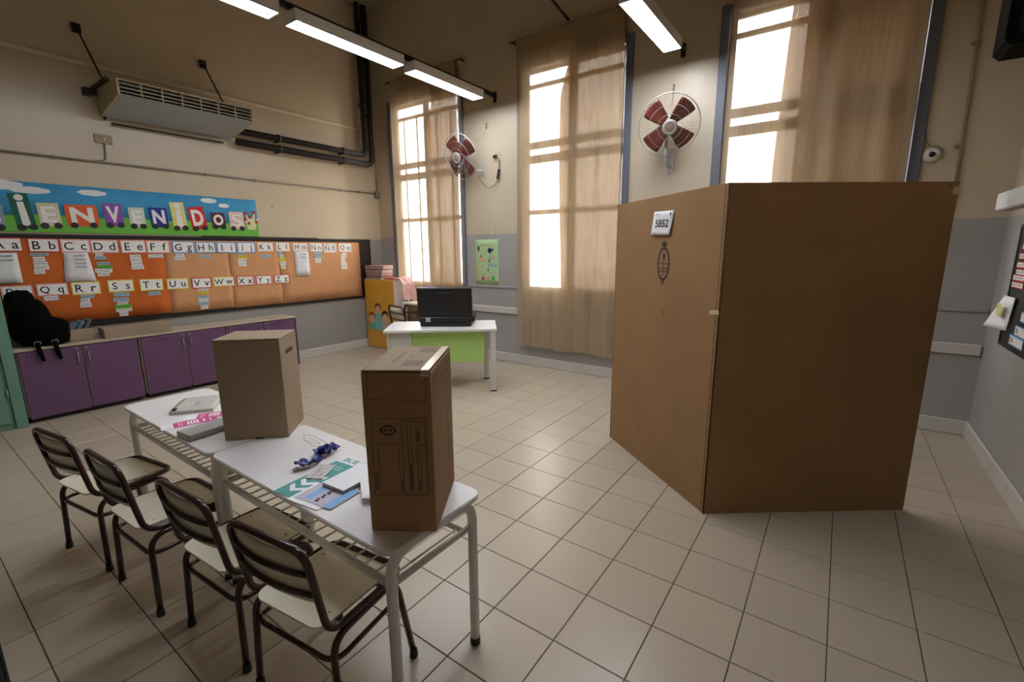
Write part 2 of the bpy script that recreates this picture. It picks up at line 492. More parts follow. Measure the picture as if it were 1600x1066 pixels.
# windows: painted casing, sash bars and panes
SY = YB + .06
bars_z = [(3.615, 3.665), (2.89, 2.98), (2.713, 2.817), (2.064, 2.126)]
for k, (x0, x1) in enumerate(WIN):
    w = sempty('window_%d' % (k + 1), (x0, YB, WZ0))
    def P(name, mb, m=m_frame):
        o = ob(name, mb, m, w); o.matrix_parent_inverse = Matrix.Translation((-x0, -YB, -WZ0)); return o
    cw = .085
    P('casing', MB().rbox(x0 - cw, YB - .03, WZ0, x0, YB + .004, WZ1 + cw, .006))
    P('casing', MB().rbox(x1, YB - .03, WZ0, x1 + cw, YB + .004, WZ1 + cw, .006))
    P('casing', MB().rbox(x0, YB - .03, WZ1, x1, YB + .004, WZ1 + cw, .006))
    P('jamb', MB().box(x0, YB + .001, WZ0, x0 + .015, SY + .02, WZ1))
    P('jamb', MB().box(x1 - .015, YB, WZ0, x1, SY + .02, WZ1))
    P('sill', MB().rbox(x0, YB - .03, WZ0 - .02, x1, SY + .06, WZ0 + .012, .005))
    a, b = x0 + .015, x1 - .015; mid = (a + b) / 2

    P('stile', MB().rbox(a, SY - .02, WZ0, a + .035, SY + .02, WZ1, .004))
    P('stile', MB().rbox(mid - .05, SY - .025, WZ0, mid + .05, SY + .025, WZ1, .004))
    P('stile', MB().rbox(b - .035, SY - .02, WZ0, b, SY + .02, WZ1, .004))
    P('rail', MB().rbox(a, SY - .02, WZ1 - .04, b, SY + .02, WZ1, .004))
    P('rail', MB().rbox(a, SY - .02, WZ0, b, SY + .02, WZ0 + .05, .004))
    for z0, z1 in bars_z:
        P('rail', MB().rbox(a + .035, SY - .018, z0, b - .035, SY + .018, z1, .004))
    zz = [WZ0 + .05] + [q for p in reversed(bars_z) for q in p] + [WZ1 - .04]
    for c0, c1 in ((a + .035, mid - .05), (mid + .05, b - .035)):
        for q in ((.26, .73) if k == 0 else ()):
            mm = c0 + (c1 - c0) * q
            P('glazing_bar', MB().rbox(mm - .010, SY - .012, WZ0 + .05, mm + .010, SY + .012, bars_z[0][0], .003))
        for q in range(0, len(zz), 2):
            P('pane', MB().box(c0, SY - .002, zz[q], c1, SY + .002, zz[q + 1]), m_glass)
# outside: paved yard and an added dark block keeping sky off the right-hand curtain
m_yard = mat('pale_paving', '#cfc8bd', .9, var=.06, scale=.8)
m_blocker = mat('dark_brown_blocker', '#3a2c24', .9, var=.15, scale=1.5)
struct('ground_outside', MB().box(-40, YB + WALL_T, -.5, 30, 45, -.4), m_yard)
struct('added_sky_blocker', MB().box(-.58, 6.35, -.5, 9, 12, 9), m_blocker)

# ================================================================== LIGHTS: two rows of tube lamps on steel channels
def lamp_row(x, lamps, label_track, y_end):
    z = 3.5
    t = thing('lamp_channel', label_track, 'rail', (x, YF, 3.60))
    ob('channel', MB().rbox(-.02, .02, .0, .02, YB - YF - .01, .05, .004), m_black, t)
    ob('end_bracket', MB().rbox(-.022, YB - YF - .03, -.055, .022, YB - YF, .075, .004), m_black, t)
    for y0, y1, lab in lamps:
        L = y1 - y0
        l = thing('ceiling_lamp', lab, 'lamp', (x, y0, z), group='tube lamps hung in rows under the ceiling')
        hw = .088
        ob('housing', MB().rbox(-hw, 0, .012, hw, L, .098, .004), m_lamphouse, l)
        ob('skirt', MB().box(-hw, 0, .0, -hw + .005, L, .014).box(hw - .005, 0, 0, hw, L, .014).box(-hw, 0, 0, hw, .012, .014).box(-hw, L - .012, 0, hw, L, .014), m_lamphouse, l)
        ob('diffuser', MB().box(-hw + .006, .013, .004, hw - .006, L - .013, .010), m_lamp, l)
        ob('end_clip', MB().rbox(-.03, L - .06, .001, .03, L - .045, .004, .001).rbox(-.03, .045, .001, .03, .06, .004, .001), m_whitep, l)
lamp_row(-4.02, [(3.77, 4.94, 'lit tube lamp nearest the window wall in the left row'),
                 (2.44, 3.63, 'lit tube lamp in the middle of the left row'),
                 (1.12, 2.31, 'lit tube lamp cut by the top edge, above the heater end')],
         'long black steel channel carrying the left row of lit lamps', 5.28)
lamp_row(-1.57, [(3.80, 4.94, 'lit tube lamp between second and third windows, beside the wall fan'),
                 (2.46, 3.64, 'added unseen tube lamp, next one toward the viewer above the cardboard booth'),  # out of view, added to brighten the near floor and tables
                 (1.12, 2.31, 'added unseen tube lamp, nearest the viewer in the right row')],  # also out of view, a guessed lamp added for more light up front
         'black steel channel carrying the lamps above the cardboard booth', 5.28)
tr = MB().tube([(-2.905, 5.26, 4.235), (-2.98, 4.62, 4.42)], .016, 8)
tag(ob('tie_rod', tr, m_black), 'short black steel rod reaching out from above the second curtain', 'rod')

# ================================================================== CURTAINS
m_sheer = fabric_sheer('beige_sheer_fabric', '#b69e7e', .27)
m_sheer2 = fabric_sheer('beige_lining_fabric', '#a98f70', .03)
m_head = mat('beige_header_tape', '#9c835f', .9, var=.06)
CUR = [(-6.0, -4.64, -5.27), (-3.61, -2.19, -2.985), (-1.10, 0.35, -0.62)]
CL = ['beige sheer curtain over the first window, next to the orange letter board', 'long beige sheer curtain over the middle window, between the two wall fans',
      'beige sheer curtain over the window behind the cardboard booth, dark on its right side']
RODL = ['thin black curtain rod over the window next to the letter board', 'thin black curtain rod over the middle window', 'thin black curtain rod over the window behind the booth']
for k, (x0, x1, xm) in enumerate(CUR):
    rnd = random.Random(11 + k)
    ph = [rnd.uniform(0, 6.28) for _ in range(6)]; fr = [rnd.uniform(16, 24), rnd.uniform(30, 44), rnd.uniform(6, 9)]
    ZT, ZB = 4.16, .29
    def fold(a, z, amp, p, x0=x0, x1=x1, fr=fr, ph=ph, rnd=rnd):
        w = min(1.0, .25 + (ZT - z) * .5)
        x = a
        y = amp * w * (math.sin(fr[0] * x + ph[0] + p + .25 * math.sin(z * 1.1 + ph[2])) + .45 * math.sin(fr[1] * x + ph[1] + .5 * p + .3 * z) + .5 * math.sin(fr[2] * x + ph[3] + p))
        return y
    t = thing('curtain', CL[k], 'curtain', (x0, YB - .10, ZB), group='sheer curtains over the tall windows')
    def g1(u, v):
        z = ZB + (ZT - ZB) * v; x = x0 + (x1 - x0) * u
        return (x - x0, fold(x, z, .019, 0) , z - ZB + .012 * math.sin(9 * x) * (1 - v) ** 6)
    ob('sheer_panel', MB().grid(g1, 110, 46), m_sheer, t)
    def g2(u, v):
        z = ZB + .05 + (ZT - ZB - .05) * v
        xl = xm + .07 * math.sin(z * 1.3 + k) * (.4 if k else .2) + (.30 * max(0, (z - 3.45)) if k < 2 else 0)
        x = xl + (x1 - .01 - xl) * u
        return (x - x0, .052 + fold(x, z, .019, 1.7), z - ZB)
    ob('lining_panel', MB().grid(g2, 80, 46), m_sheer2, t)
    ob('header_tape', MB().grid(lambda u, v: (u * (x1 - x0), -.006 + fold(x0 + (x1 - x0) * u, ZT, .019, 0) - .0005, 3.99 - ZB + .175 * v), 110, 2), m_head, t)
    r = thing('curtain_rod', RODL[k], 'curtain rod', (x0 - .12, YB - .085, 4.17), group='curtain rods')
    ob('rod', MB().tube([(0, 0, 0), (x1 - x0 + .24, 0, 0)], .009, 8), m_black, r)
    for q in (.04, x1 - x0 + .20):
        ob('bracket', MB().rbox(q - .008, -.004, -.01, q + .008, .085, .01, .002), m_black, r)

# ================================================================== LEFT WALL: heater unit, pipes, conduits
h = thing('heater_unit', 'cream and grey fan heater unit hung high on the left wall', 'heater', (XL + .003, 1.72, 3.01))
L = 1.28
sec = [(.02, .02), (.02, .26), (.655, .255), (.66, .105), (.04, 0.0)]
bm_ = MB()
bm_.at(frame((0, 0, 0), (1, 0, 0), (0, 0, 1)) @ Matrix.Identity(4))
def side(y0, y1):
    return MB().at(Matrix(((1, 0, 0, 0), (0, 0, -1, y1), (0, 1, 0, 0), (0, 0, 0, 1)))).prism(sec, 0, y1 - y0)
m_heat = mat('heater_beige_enamel', '#b3a37f', .45, var=.06)
m_heatg = mat('heater_grey_enamel', '#9aa0a6', .35, var=.04)
ob('end_panel', side(0, .02), m_heat, h); ob('end_panel', side(L - .02, L), m_heat, h)
ob('casing', MB().box(.02, .02, .245, .64, L - .02, .258).box(.02, .02, .02, .035, L - .02, .25), m_heat, h)
ob('lower_panel', MB().add([(.04, .02, .0), (.662, .02, .105), (.662, L - .02, .105), (.04, L - .02, 0), (.04, .02, .012), (.65, .02, .118), (.65, L - .02, .118), (.04, L - .02, .012)],
   [(0, 3, 2, 1), (4, 5, 6, 7), (0, 1, 5, 4), (2, 3, 7, 6), (1, 2, 6, 5), (3, 0, 4, 7)]), m_heatg, h)
gr = ob('grille', MB().box(.60, .02, .115, .61, L - .02, .245), m_black, h)
for q in range(3):
    z = .138 + q * .036
    ob('slat', MB().add([(.625, .02, z), (.66, .02, z - .004), (.66, L - .02, z - .004), (.625, L - .02, z), (.625, .02, z + .008), (.66, .02, z + .004), (.66, L - .02, z + .004), (.625, L - .02, z + .008)],
       [(0, 3, 2, 1), (4, 5, 6, 7), (0, 1, 5, 4), (2, 3, 7, 6), (1, 2, 6, 5), (3, 0, 4, 7)]), m_heat, gr)
for q in range(1, 7):
    ob('divider', MB().box(.632, .02 + q * (L - .04) / 7 - .005, .112, .657, .02 + q * (L - .04) / 7 + .005, .25), m_heat, gr)
for y in (-.03, L - .17):
    ob('bracket_arm', MB().rbox(.0, y, .262, .45, y + .04, .295, .003), m_black, h)
    ob('tie_rod', MB().tube([(.03, y + .02 - .06, .81), (.33, y + .02, .29)], .009, 8), m_black, h)
    ob('wall_plate', MB().rbox(.0, y - .075, .77, .03, y - .005, .86, .004), m_black, h)
ob('wall_bracket', MB().rbox(.0, -.11, .185, .05, -.04, .26, .004).rbox(.02, -.06, .20, .06, .02, .245, .003), m_black, h)
ob('drain', MB().tube([(.06, .03, .0), (.06, .03, -.03)], .014, 8), m_black, h)
mk = MB()
scribble(mk, 0, .09, 0, .012, 0, .002, .009)
bd = ob('maker_mark', mk, flat('blue_mark', '#47607c'), h)
bd.matrix_local = frame((.585, .16, .0905), (0, 1, 0), (-.985, 0, -.17))
# water pipes
for k, (dx, z, yv, lab, x) in enumerate(((0, 3.115, 5.005, 'upper dark pipe running from the heater to the corner riser', -6.43), (0, 2.98, 5.125, 'lower dark pipe running from the heater to the corner riser', -6.43))):
    t = thing('water_pipe', lab, 'pipe', (x, 3.03, z), group='dark water pipes beside the heater')
    path = fillet([(0, 0, 0), (0, yv - 3.03, 0), (0, yv - 3.03, ZC - z)], .12, 8)
    ob('pipe', MB().tube(path, .040 if k == 0 else .044, 12), m_darkpipe, t)
    for y in (.55, 1.55):
        ob('clamp', MB().rbox(-.12, y - .012, -.05, .04, y + .012, -.028, .003).tube([(0, y - .015, 0), (0, y + .015, 0)], .052, 12), m_black, t)
    for z2 in (.75, 1.5):
        ob('clamp', MB().tube([(0, yv - 3.03, z2 - .014), (0, yv - 3.03, z2 + .014)], .054, 12).rbox(-.12, yv - 3.03 - .01, z2 - .01, 0, yv - 3.03 + .01, z2 + .01, .003), m_black, t)
tag(ob('hose', MB().tube([(-6.50, 1.8, 2.955), (-6.50, 2.9, 2.955)], .010, 8), m_black), 'thin black hose along the wall just under the heater', 'hose')
t = thing('wire_duct', 'pale painted wire duct across the left wall above the heater', 'duct', (XL + .002, -1.0, 3.51))
ob('duct', MB().rbox(0, 0, -.022, .022, 6.02, .022, .008), mat('painted_duct', '#d2c3a6', .4), t)
ob('end_box', MB().rbox(0, 5.99, -.05, .03, 6.07, .04, .004), mat('painted_duct', '#d2c3a6', .4), t)
t = thing('conduit', 'grey steel conduit crossing the left wall above the welcome banner', 'conduit', (XL + .02, -1.0, 2.55))
ob('pipe', MB().tube([(0, 0, 0), (0, 6.22, 0)], .011, 8), m_conduit, t)
for y in (1.1, 2.3, 3.66, 4.25, 5.55, 5.9):
    ob('clip', MB().rbox(-.02, y - .01, -.02, .014, y + .01, .016, .003), m_conduit, t)
t = thing('junction_box', 'small grey conduit box in the corner above the letter board', 'box', (XL + .0, 5.21, 2.48))
ob('box', MB().rbox(0, 0, 0, .07, .085, .11, .006), m_conduit, t)
ob('pipe', MB().tube([(.035, .045, .10), (.035, .045, ZC - 2.48)], .010, 8), m_conduit, t)
t = thing('wall_outlet', 'beige outlet plate with a cord hanging under the heater', 'outlet', (XL, 1.72, 2.79))
ob('plate', MB().rbox(0, -.075, -.045, .014, .075, .045, .005), mat('beige_plate', '#96866a', .5), t)
ob('pilot_knob', MB().at(frame((.014, 0, 0), (0, 1, 0), (0, 0, 1))).lathe([(.014, 0), (.016, .012), (.006, .02)], 12), m_whitep, t)
ob('cord', MB().tube(fillet([(.02, 0, -.04), (.02, 0, -.12), (.02, -.01, -.22), (.02, -.12, -.235)], .05), .008, 8), m_conduit, t)
# pencil mark on the wall right of the banner
t = ob('wall_mark', text_mesh('A', .07), flat('pencil_grey', '#8d7a5f')); t.matrix_world = FL @ Matrix.Translation((3.46, 2.22, .001))
tag(t, 'faint pencilled letter A on the cream wall right of the banner', 'mark')

# ================================================================== LETTER BOARD with papers
t = thing('chalkboard', 'long black chalkboard covered with orange paper on the left wall', 'board', (.70, .84, .001), frame=FL)
ob('panel', MB().box(.02, .02, 0, 4.33, .94, .02), m_black, t)
for r in ((0, 0, 4.35, .028), (0, .925, 4.35, .955), (0, .028, .028, .925), (4.322, .028, 4.35, .925)):
    ob('frame_strip', MB().rbox(r[0], r[1], 0, r[2], r[3], .03, .004), m_black, t)
ob('ledge', MB().rbox(1.83, .953, .0, 3.40, .966, .035, .003), mat('dark_wood_ledge', '#3b3029', .5), t)
def sheet(name, label, cat, u0, v0, u1, v1, n, m, frame_=FL, wav=.0, th=.0012, group=None, rz=0.0):
    o = ob(name, MB().slab(lambda a, b: ((u1 - u0) * a - (u1 - u0) / 2, (v1 - v0) * b - (v1 - v0) / 2, wav * (math.sin(7 * a + 3 * b + u0) * math.sin(5 * b + u0 * 2) + 1) + th), 10 if wav else 1, 6 if wav else 1, th), m)
    o.matrix_world = frame_ @ Matrix.Translation(((u0 + u1) / 2, (v0 + v1) / 2, n)) @ Matrix.Rotation(rz, 4, 'Z')
    return tag(o, label, cat, group)
sheet('backing_paper', 'deep orange crinkled paper on the left half of the chalkboard', 'paper', .73, .895, 2.098, 1.748, .021, m_or1, wav=.003)
sheet('backing_paper', 'light orange paper on the chalkboard beginning at the G card', 'paper', 2.10, .885, 2.808, 1.745, .022, m_or2, wav=.003)
sheet('backing_paper', 'light orange paper on the chalkboard behind the K card', 'paper', 2.81, .876, 3.468, 1.745, .0245, m_or2, wav=.003)
sheet('backing_paper', 'light orange paper at the chalkboard end behind the N and O cards', 'paper', 3.47, .873, 4.82, 1.745, .0265, m_or2, wav=.003)
CARDS = [('Aa', 0.735, 0.953, 1.621, 1.756), ('Bb', 0.985, 1.215, 1.614, 1.752), ('Cc', 1.221, 1.452, 1.609, 1.746), ('Dd', 1.455, 1.688, 1.603, 1.744), ('Ee', 1.705, 1.934, 1.601, 1.744),
('Ff', 1.94, 2.165, 1.598, 1.742), ('Gg', 2.192, 2.425, 1.596, 1.736), ('Hh', 2.44, 2.659, 1.596, 1.73), ('Ii', 2.677, 2.906, 1.594, 1.729), ('Jj', 2.922, 3.152, 1.592, 1.731),
('Kk', 3.184, 3.398, 1.611, 1.731), ('Ll', 3.437, 3.635, 1.609, 1.734), ('Mm', 3.688, 3.911, 1.608, 1.727), ('Nn', 3.956, 4.153, 1.602, 1.727), ('Ññ', 4.179, 4.396, 1.588, 1.724),
('Oo', 4.444, 4.668, 1.596, 1.726), ('Pp', 0.742, 0.959, 1.173, 1.299), ('Qq', 0.982, 1.215, 1.182, 1.305), ('Rr', 1.241, 1.473, 1.172, 1.308), ('Ss', 1.537, 1.765, 1.178, 1.311),
('Tt', 1.821, 2.045, 1.171, 1.305), ('Uu', 2.082, 2.305, 1.169, 1.298), ('Vv', 2.34, 2.56, 1.16, 1.295), ('Ww', 2.586, 2.832, 1.17, 1.29), ('Xx', 2.867, 3.087, 1.159, 1.289),
('Yy', 3.114, 3.331, 1.16, 1.288), ('Zz', 3.365, 3.587, 1.159, 1.287)]
BORD = {'red': '#c0392b', 'pink': '#e09a90', 'blue': '#5c9fd4', 'orange': '#d98a4d', 'cream': '#ddc9ac', 'yellow': '#e2d04a'}
BC = dict(zip('ABCDEFGHIJKLMNÑOPQRSTUVWXYZ', 'red red pink pink pink pink blue blue blue blue orange orange cream cream cream cream pink pink yellow yellow yellow yellow red yellow red red red'.split()))
bmat = {k: flat('card_border_' + k, v) for k, v in BORD.items()}
NB = {'A': 'first in the top row', 'P': 'first in the lower row'}
m_card = flat('card_white', '#ebe7e0')
NFRONT = .032
for s, y0, y1, z0, z1 in CARDS:
    w, hh = y1 - y0, z1 - z0; c = s[0]
    lab = 'white letter card %s with %s border on the orange board' % (s[0] + s[1], BC[c])
    if s == 'Ññ': lab = 'white letter card N with tilde on the orange board'
    t = thing('letter_card', lab, 'card', ((y0 + y1) / 2, (z0 + z1) / 2, NFRONT), random.uniform(-.012, .012), 'alphabet cards on the orange board', FL)
    ob('border', MB().box(-w / 2, -hh / 2, 0, w / 2, hh / 2, .0012), bmat[BC[c]], t)
    e = .011 if BC[c] not in ('cream', 'orange') else .004
    ob('card_face', MB().box(-w / 2 + e, -hh / 2 + e, .0010, w / 2 - e, hh / 2 - e, .0018), m_card, t)
    up = s[0]; lo = s[1]; u = hh * .58            # capital height
    hU = u * (1.26 if up == 'Ñ' else (1.12 if up == 'Q' else 1.0))
    lettering(up, t, -w * .24, (hU - u) / 2 * (1 if up == 'Ñ' else -1), .0022, fit=(None, hU), size=.1, m=m_ink, bold=0 if up in 'MNÑ' else .0010)
    lh = {'t': .90, 'i': .98, 'j': 1.24, 'ñ': 1.04, 'g': .98, 'p': .98, 'q': .98, 'y': .98}.get(lo, 1.02 if lo in 'bdhklf' else .72)
    dy = -u / 2 + lh * u / 2 - (u * .26 if lo in 'gpqyj' else 0)
    lettering(lo, t, w * .26, dy, .0022, fit=(None, u * lh), size=.1, m=m_ink, bold=0 if lo in 'mnñ' else .0010)
SLIPS = [('A','sheet',0.702,0.901,1.325,1.613),('B','b',0.989,1.12,1.581,1.607),('B','w',1.003,1.09,1.528,1.572),('B','w',1.0,1.103,1.487,1.523),('B','w',0.998,1.106,1.446,1.485),('B','w',0.992,1.071,1.403,1.445),
('C','sheet',1.231,1.42,1.312,1.609),('D','w',1.48,1.545,1.573,1.603),('D','b',1.468,1.565,1.536,1.569),('D','b',1.48,1.585,1.479,1.509),('D','g',1.475,1.603,1.44,1.474),('D','w',1.455,1.598,1.396,1.436),('D','w',1.468,1.569,1.357,1.394),
('E','w',1.77,1.872,1.544,1.584),('E','w',1.771,1.877,1.504,1.542),('E','w',1.776,1.878,1.466,1.502),('E','w',1.77,1.886,1.421,1.464),('F','w',1.944,2.088,1.547,1.586),('G','w',2.217,2.301,1.556,1.592),('G','w',2.197,2.311,1.513,1.554),
('H','b',2.481,2.592,1.533,1.573),('J','b',2.922,2.99,1.562,1.590),('J','y',2.921,3.032,1.521,1.558),('J','w',2.912,3.017,1.476,1.519),('J','w',2.91,3.011,1.419,1.474),('K','b',3.212,3.347,1.526,1.564),
('L','b',3.456,3.524,1.566,1.606),('L','w',3.473,3.536,1.522,1.562),('L','y',3.456,3.565,1.472,1.518),('L','w',3.469,3.56,1.419,1.467),('L','w',3.479,3.547,1.366,1.414),('M','sheet',3.694,3.912,1.249,1.604),
('N','b',4.013,4.134,1.506,1.59),('N','w',4.012,4.116,1.436,1.501),('O','w',4.47,4.57,1.518,1.586),('O','w',4.463,4.543,1.432,1.513),('O','w',4.46,4.569,1.325,1.426),('Q','w',1.024,1.131,1.133,1.179),
('R','b',1.301,1.41,1.131,1.170),('R','w',1.292,1.37,1.087,1.129),('R','w',1.283,1.376,1.039,1.085),('S','b',1.574,1.712,1.128,1.172),('S','b',1.562,1.701,1.072,1.114),('S','w',1.592,1.687,1.039,1.067),('S','g',1.567,1.714,0.994,1.037),('S','w',1.571,1.714,0.958,0.992),('S','w',1.595,1.674,0.91,0.956),
('T','b',1.887,2.005,1.117,1.161),('V','w',2.396,2.515,1.13,1.157),('V','y',2.388,2.515,1.089,1.124),('V','b',2.387,2.509,1.036,1.069),('V','w',2.39,2.498,0.993,1.034),('V','b',2.377,2.506,0.952,0.989),('V','w',2.404,2.488,0.902,0.947)]
smat = {'w': flat('slip_white', '#e2ded7'), 'b': flat('slip_blue', '#9fb9c4'), 'g': flat('slip_green', '#63b13c'), 'y': flat('slip_yellow', '#e0c92f'), 'sheet': flat('sheet_white', '#dedad8')}
cname = {'w': 'white', 'b': 'blue', 'g': 'green', 'y': 'yellow'}
ords = ['top', 'second', 'third', 'fourth', 'fifth', 'lowest']
cnt = {}
tot = {}
for q in SLIPS: tot[q[0]] = tot.get(q[0], 0) + 1
for c, kd, y0, y1, z0, z1 in SLIPS:
    k = cnt[c] = cnt.get(c, -1) + 1
    w, hh = y1 - y0, z1 - z0
    if kd == 'sheet':
        t = thing('word_sheet', 'large white word sheet hanging under the %s letter card' % (c + c.lower()), 'paper', ((y0 + y1) / 2, (z0 + z1) / 2, NFRONT + .001), 0.0, 'word sheets on the board', FL)
        ob('sheet', MB().slab(lambda a, b: (w * (a - .5) + (.06 * (1 - b) * (a - .5) if c == 'C' else 0), hh * (b - .5), .004 + .006 * (1 - b) * a), 4, 4, .001), smat['sheet'], t)
        sc = MB()
        for q in range(4 if c == 'C' else 2): scribble(sc, -w * .1, w * .36, hh * (.36 - .13 * q), hh * .06, .0085, .004)
        ob('handwriting', sc, m_ink, t)
        continue
    pos = ('only slip' if tot[c] == 1 else (ords[k] if k < tot[c] - 1 else 'lowest') + ' of the slips')
    lab = '%s word slip under the %s card, %s there' % (cname[kd], c + c.lower(), pos)
    t = thing('word_slip', lab, 'paper slip', ((y0 + y1) / 2, (z0 + z1) / 2, NFRONT), random.uniform(-.06, .06), 'word slips under the letter cards', FL)
    ob('slip', MB().box(-w / 2, -hh / 2, 0, w / 2, hh / 2, .0012), smat[kd], t)
    ob('handwriting', scribble(MB(), -w * .42, w * .42, -hh * .25, hh * .5, .0012, .0035), m_ink, t)

# ================================================================== WELCOME BANNER
bn = thing('banner', 'blue and green paper welcome banner with letters as train wagons', 'banner', (.60, 1.812, .001), frame=FL)
BU, BV = .60, 1.812
BW_ = 3.235 - BU
ob('sky_paper', MB().slab(lambda a, b: (BW_ * a, .16 + .315 * b, .0055 + .002 * math.sin(20 * a)), 20, 2, .002), m_sky, bn)
hill = [(0, 0), (BW_, 0), (BW_, .165)] + [(BW_ - (BW_) * k / 24, .165 + .012 * math.sin(k * 1.1)) for k in range(1, 25)]
ob('grass_paper', MB().prism(hill, .008, .010), m_grass, bn)
m_cloud = flat('cloud_white', '#e2e2df')
def cloud(cx, cz, w, hgt):
    P = []
    for k in range(36):
        a = 2 * PI * k / 36
        b = 1 + .14 * abs(math.sin(3.5 * a))
        P.append((cx + w / 2 * math.cos(a) * b, cz + hgt / 2 * math.sin(a) * b))
    ob('cloud', MB().prism(P, .008, .0092 + .0007 * cx), m_cloud, bn)
cloud(.22, .435, .42, .09); cloud(.48, .40, .28, .06); cloud(.95, .415, .22, .055); cloud(2.06, .425, .17, .055); cloud(2.23, .375, .12, .045)
WAG = [('B', 0.69, 0.878, 1.84, 2.053, '#8d97a5', 0), ('I', 0.924, 1.082, 1.845, 2.175, '#1f5c4e', .09), ('E', 1.101, 1.272, 1.868, 2.099, '#cfc88e', .03), ('N', 1.301, 1.572, 1.881, 2.098, '#d9602a', .03), ('V', 1.612, 1.78, 1.892, 2.13, '#8a4da0', .04),
       ('E', 1.828, 1.98, 1.889, 2.103, '#c5d6b5', .02), ('N', 2.02, 2.201, 1.896, 2.115, '#27318c', .03), ('I', 2.226, 2.398, 1.882, 2.191, '#ded384', .07), ('D', 2.411, 2.614, 1.885, 2.152, '#cc2b30', .12), ('O', 2.66, 2.829, 1.911, 2.097, '#5a1f30', .03), ('S', 2.872, 3.06, 1.899, 2.12, '#e3b3ad', .03)]
m_let = flat('letter_white', '#e8e3db')
for k, (s, y0, y1, z0, z1, col, tilt) in enumerate(WAG):
    w, hh = y1 - y0, z1 - z0
    m = flat('wagon_%s_%d' % (col[1:], k), col)
    tw = w * (.85 if tilt > .05 else .95)
    g = ob('letter_wagon', MB().box(-tw / 2, -hh / 2, 0, tw / 2, hh / 2, .002), m, bn)
    g.matrix_local = Matrix.Translation(((y0 + y1) / 2 - BU, (z0 + z1) / 2 - BV, .0105)) @ Matrix.Rotation(tilt, 4, 'Z')
    if s == 'I':
        ob('letter', MB().prism([(-tw * .22, -hh * .42), (tw * .22, -hh * .42), (tw * .17, hh * .26), (-tw * .17, hh * .26)], .002, .0032).prism(ell(0, hh * .38, tw * .24, hh * .09, 18), .002, .0032), m_let, g)
    else:
        if col in ('#cfc88e', '#c5d6b5', '#e3b3ad'):
            inn = ob('panel', MB().box(-tw * .44, -hh * .44, .002, tw * .44, hh * .44, .0026), flat('panel_pale', '#d9d2c0'), g)
        lettering(s, g, 0, hh * .02, .0032, fit=(tw * .72, hh * .72), size=.2, bold=.008 if s != 'S' else .004, name='letter', m=m_let)
        if col in ('#cfc88e', '#c5d6b5', '#e3b3ad'):
            m = flat('outline_' + col[1:], {'#cfc88e': '#a79d55', '#c5d6b5': '#8fb09a', '#e3b3ad': '#cf8f8a'}[col])
            lettering(s, g, 0, hh * .02, .0029, fit=(tw * .78, hh * .77), size=.2, bold=.012, name='letter_outline', m=m)
    for dx in (-.30, .30):
        wh = ob('wheel', MB().prism(ell(0, 0, .032, .03, 18), 0, .002), m_black, g)
        wh.matrix_local = Matrix.Translation((dx * tw, -hh / 2 + .01, .0035))
hd = ob('paper_hand', MB().prism([(-.05, -.11), (.05, -.11), (.07, -.02), (.10, .03), (.085, .04), (.05, .0), (.06, .10), (.04, .10), (.02, .02), (.0, .12), (-.02, .02), (-.05, .10), (-.07, .09), (-.04, 0), (-.085, .05), (-.095, .03), (-.06, -.04)], 0, .002), flat('hand_cream', '#cfd29a'), bn)
hd.matrix_local = Matrix.Translation((3.145 - BU, 2.01 - BV, .0105))
for q in ((-.06, .10), (.05, .115), (.0, .055), (-.075, .02), (.07, -.01), (-.03, -.03)):
    ob('flower', MB().at(Matrix.Translation((q[0], q[1], .002))).prism(ell(0, 0, .02, .02, 12), 0, .0015), flat('flower_red', '#b8202c'), hd)

# ================================================================== PURPLE CABINETS and what stands on them
CX0 = XL + .022; CXF = -6.15
m_plinth = m_black
ylab = ['purple cabinet at the left end, under the black backpack', 'middle purple cabinet under the long carton end', 'purple cabinet nearest the windows, partly behind the cardboard box']
cyr = [(.70, 1.615), (1.63, 2.505), (2.52, 3.40)]
for k, (y0, y1) in enumerate(cyr):
    t = thing('low_cabinet', ylab[k], 'cabinet', (CX0 + .001, y0, 0), group='row of purple low cabinets')
    D = CXF - CX0; W = y1 - y0
    mside = m_purple if k == 2 else mat('cabinet_beige', '#a8997f', .5)
    ob('body', MB().rbox(0, 0, .06, D - .02, W, .70, .003), mat('cabinet_beige', '#a8997f', .5), t)
    if k == 2: ob('side_panel', MB().rbox(0, W, .03, D, W + .018, .70, .002), m_purple, t)
    ob('plinth', MB().box(.0, .02, 0, D - .05, W - .02, .06), m_plinth, t)
    for s in (0, 1):
        a = .012 + s * (W / 2 - .004); b = a + W / 2 - .016
        d = ob('door', MB().rbox(D - .02, a, .045, D, b, .692, .003), m_purple, t)
        yh = b - .035 if s == 0 else a + .035
        ob('handle', MB().tube(fillet([(D, yh, .52), (D + .028, yh, .525), (D + .028, yh, .625), (D, yh, .63)], .015, 4), .006, 8), m_alu, d)
        if not (k == 0 and s == 1):
            mw = ob('marker_writing', scribble(MB(), 0, .12, 0, .035, 0, .005, .028), m_ink, d)
            mw.matrix_local = frame((D + .0004, a + (.12 if k else .06), .63), (0, 1, 0), (0, 0, 1))
        ob('lock', MB().at(frame((D, (b - .03 if s == 0 else a + .03), .67), (0, 1, 0), (0, 0, 1))).lathe([(.009, 0), (.009, .004), (.004, .006)], 10), m_alu, d)
t = thing('worktop', 'continuous pale worktop over the purple cabinets', 'worktop', (CX0, .69, .70))
ob('top', MB().rbox(0, 0, 0, CXF - CX0 + .01, 2.72, .022, .004), mat('worktop_beige', '#b8ab94', .45), t)

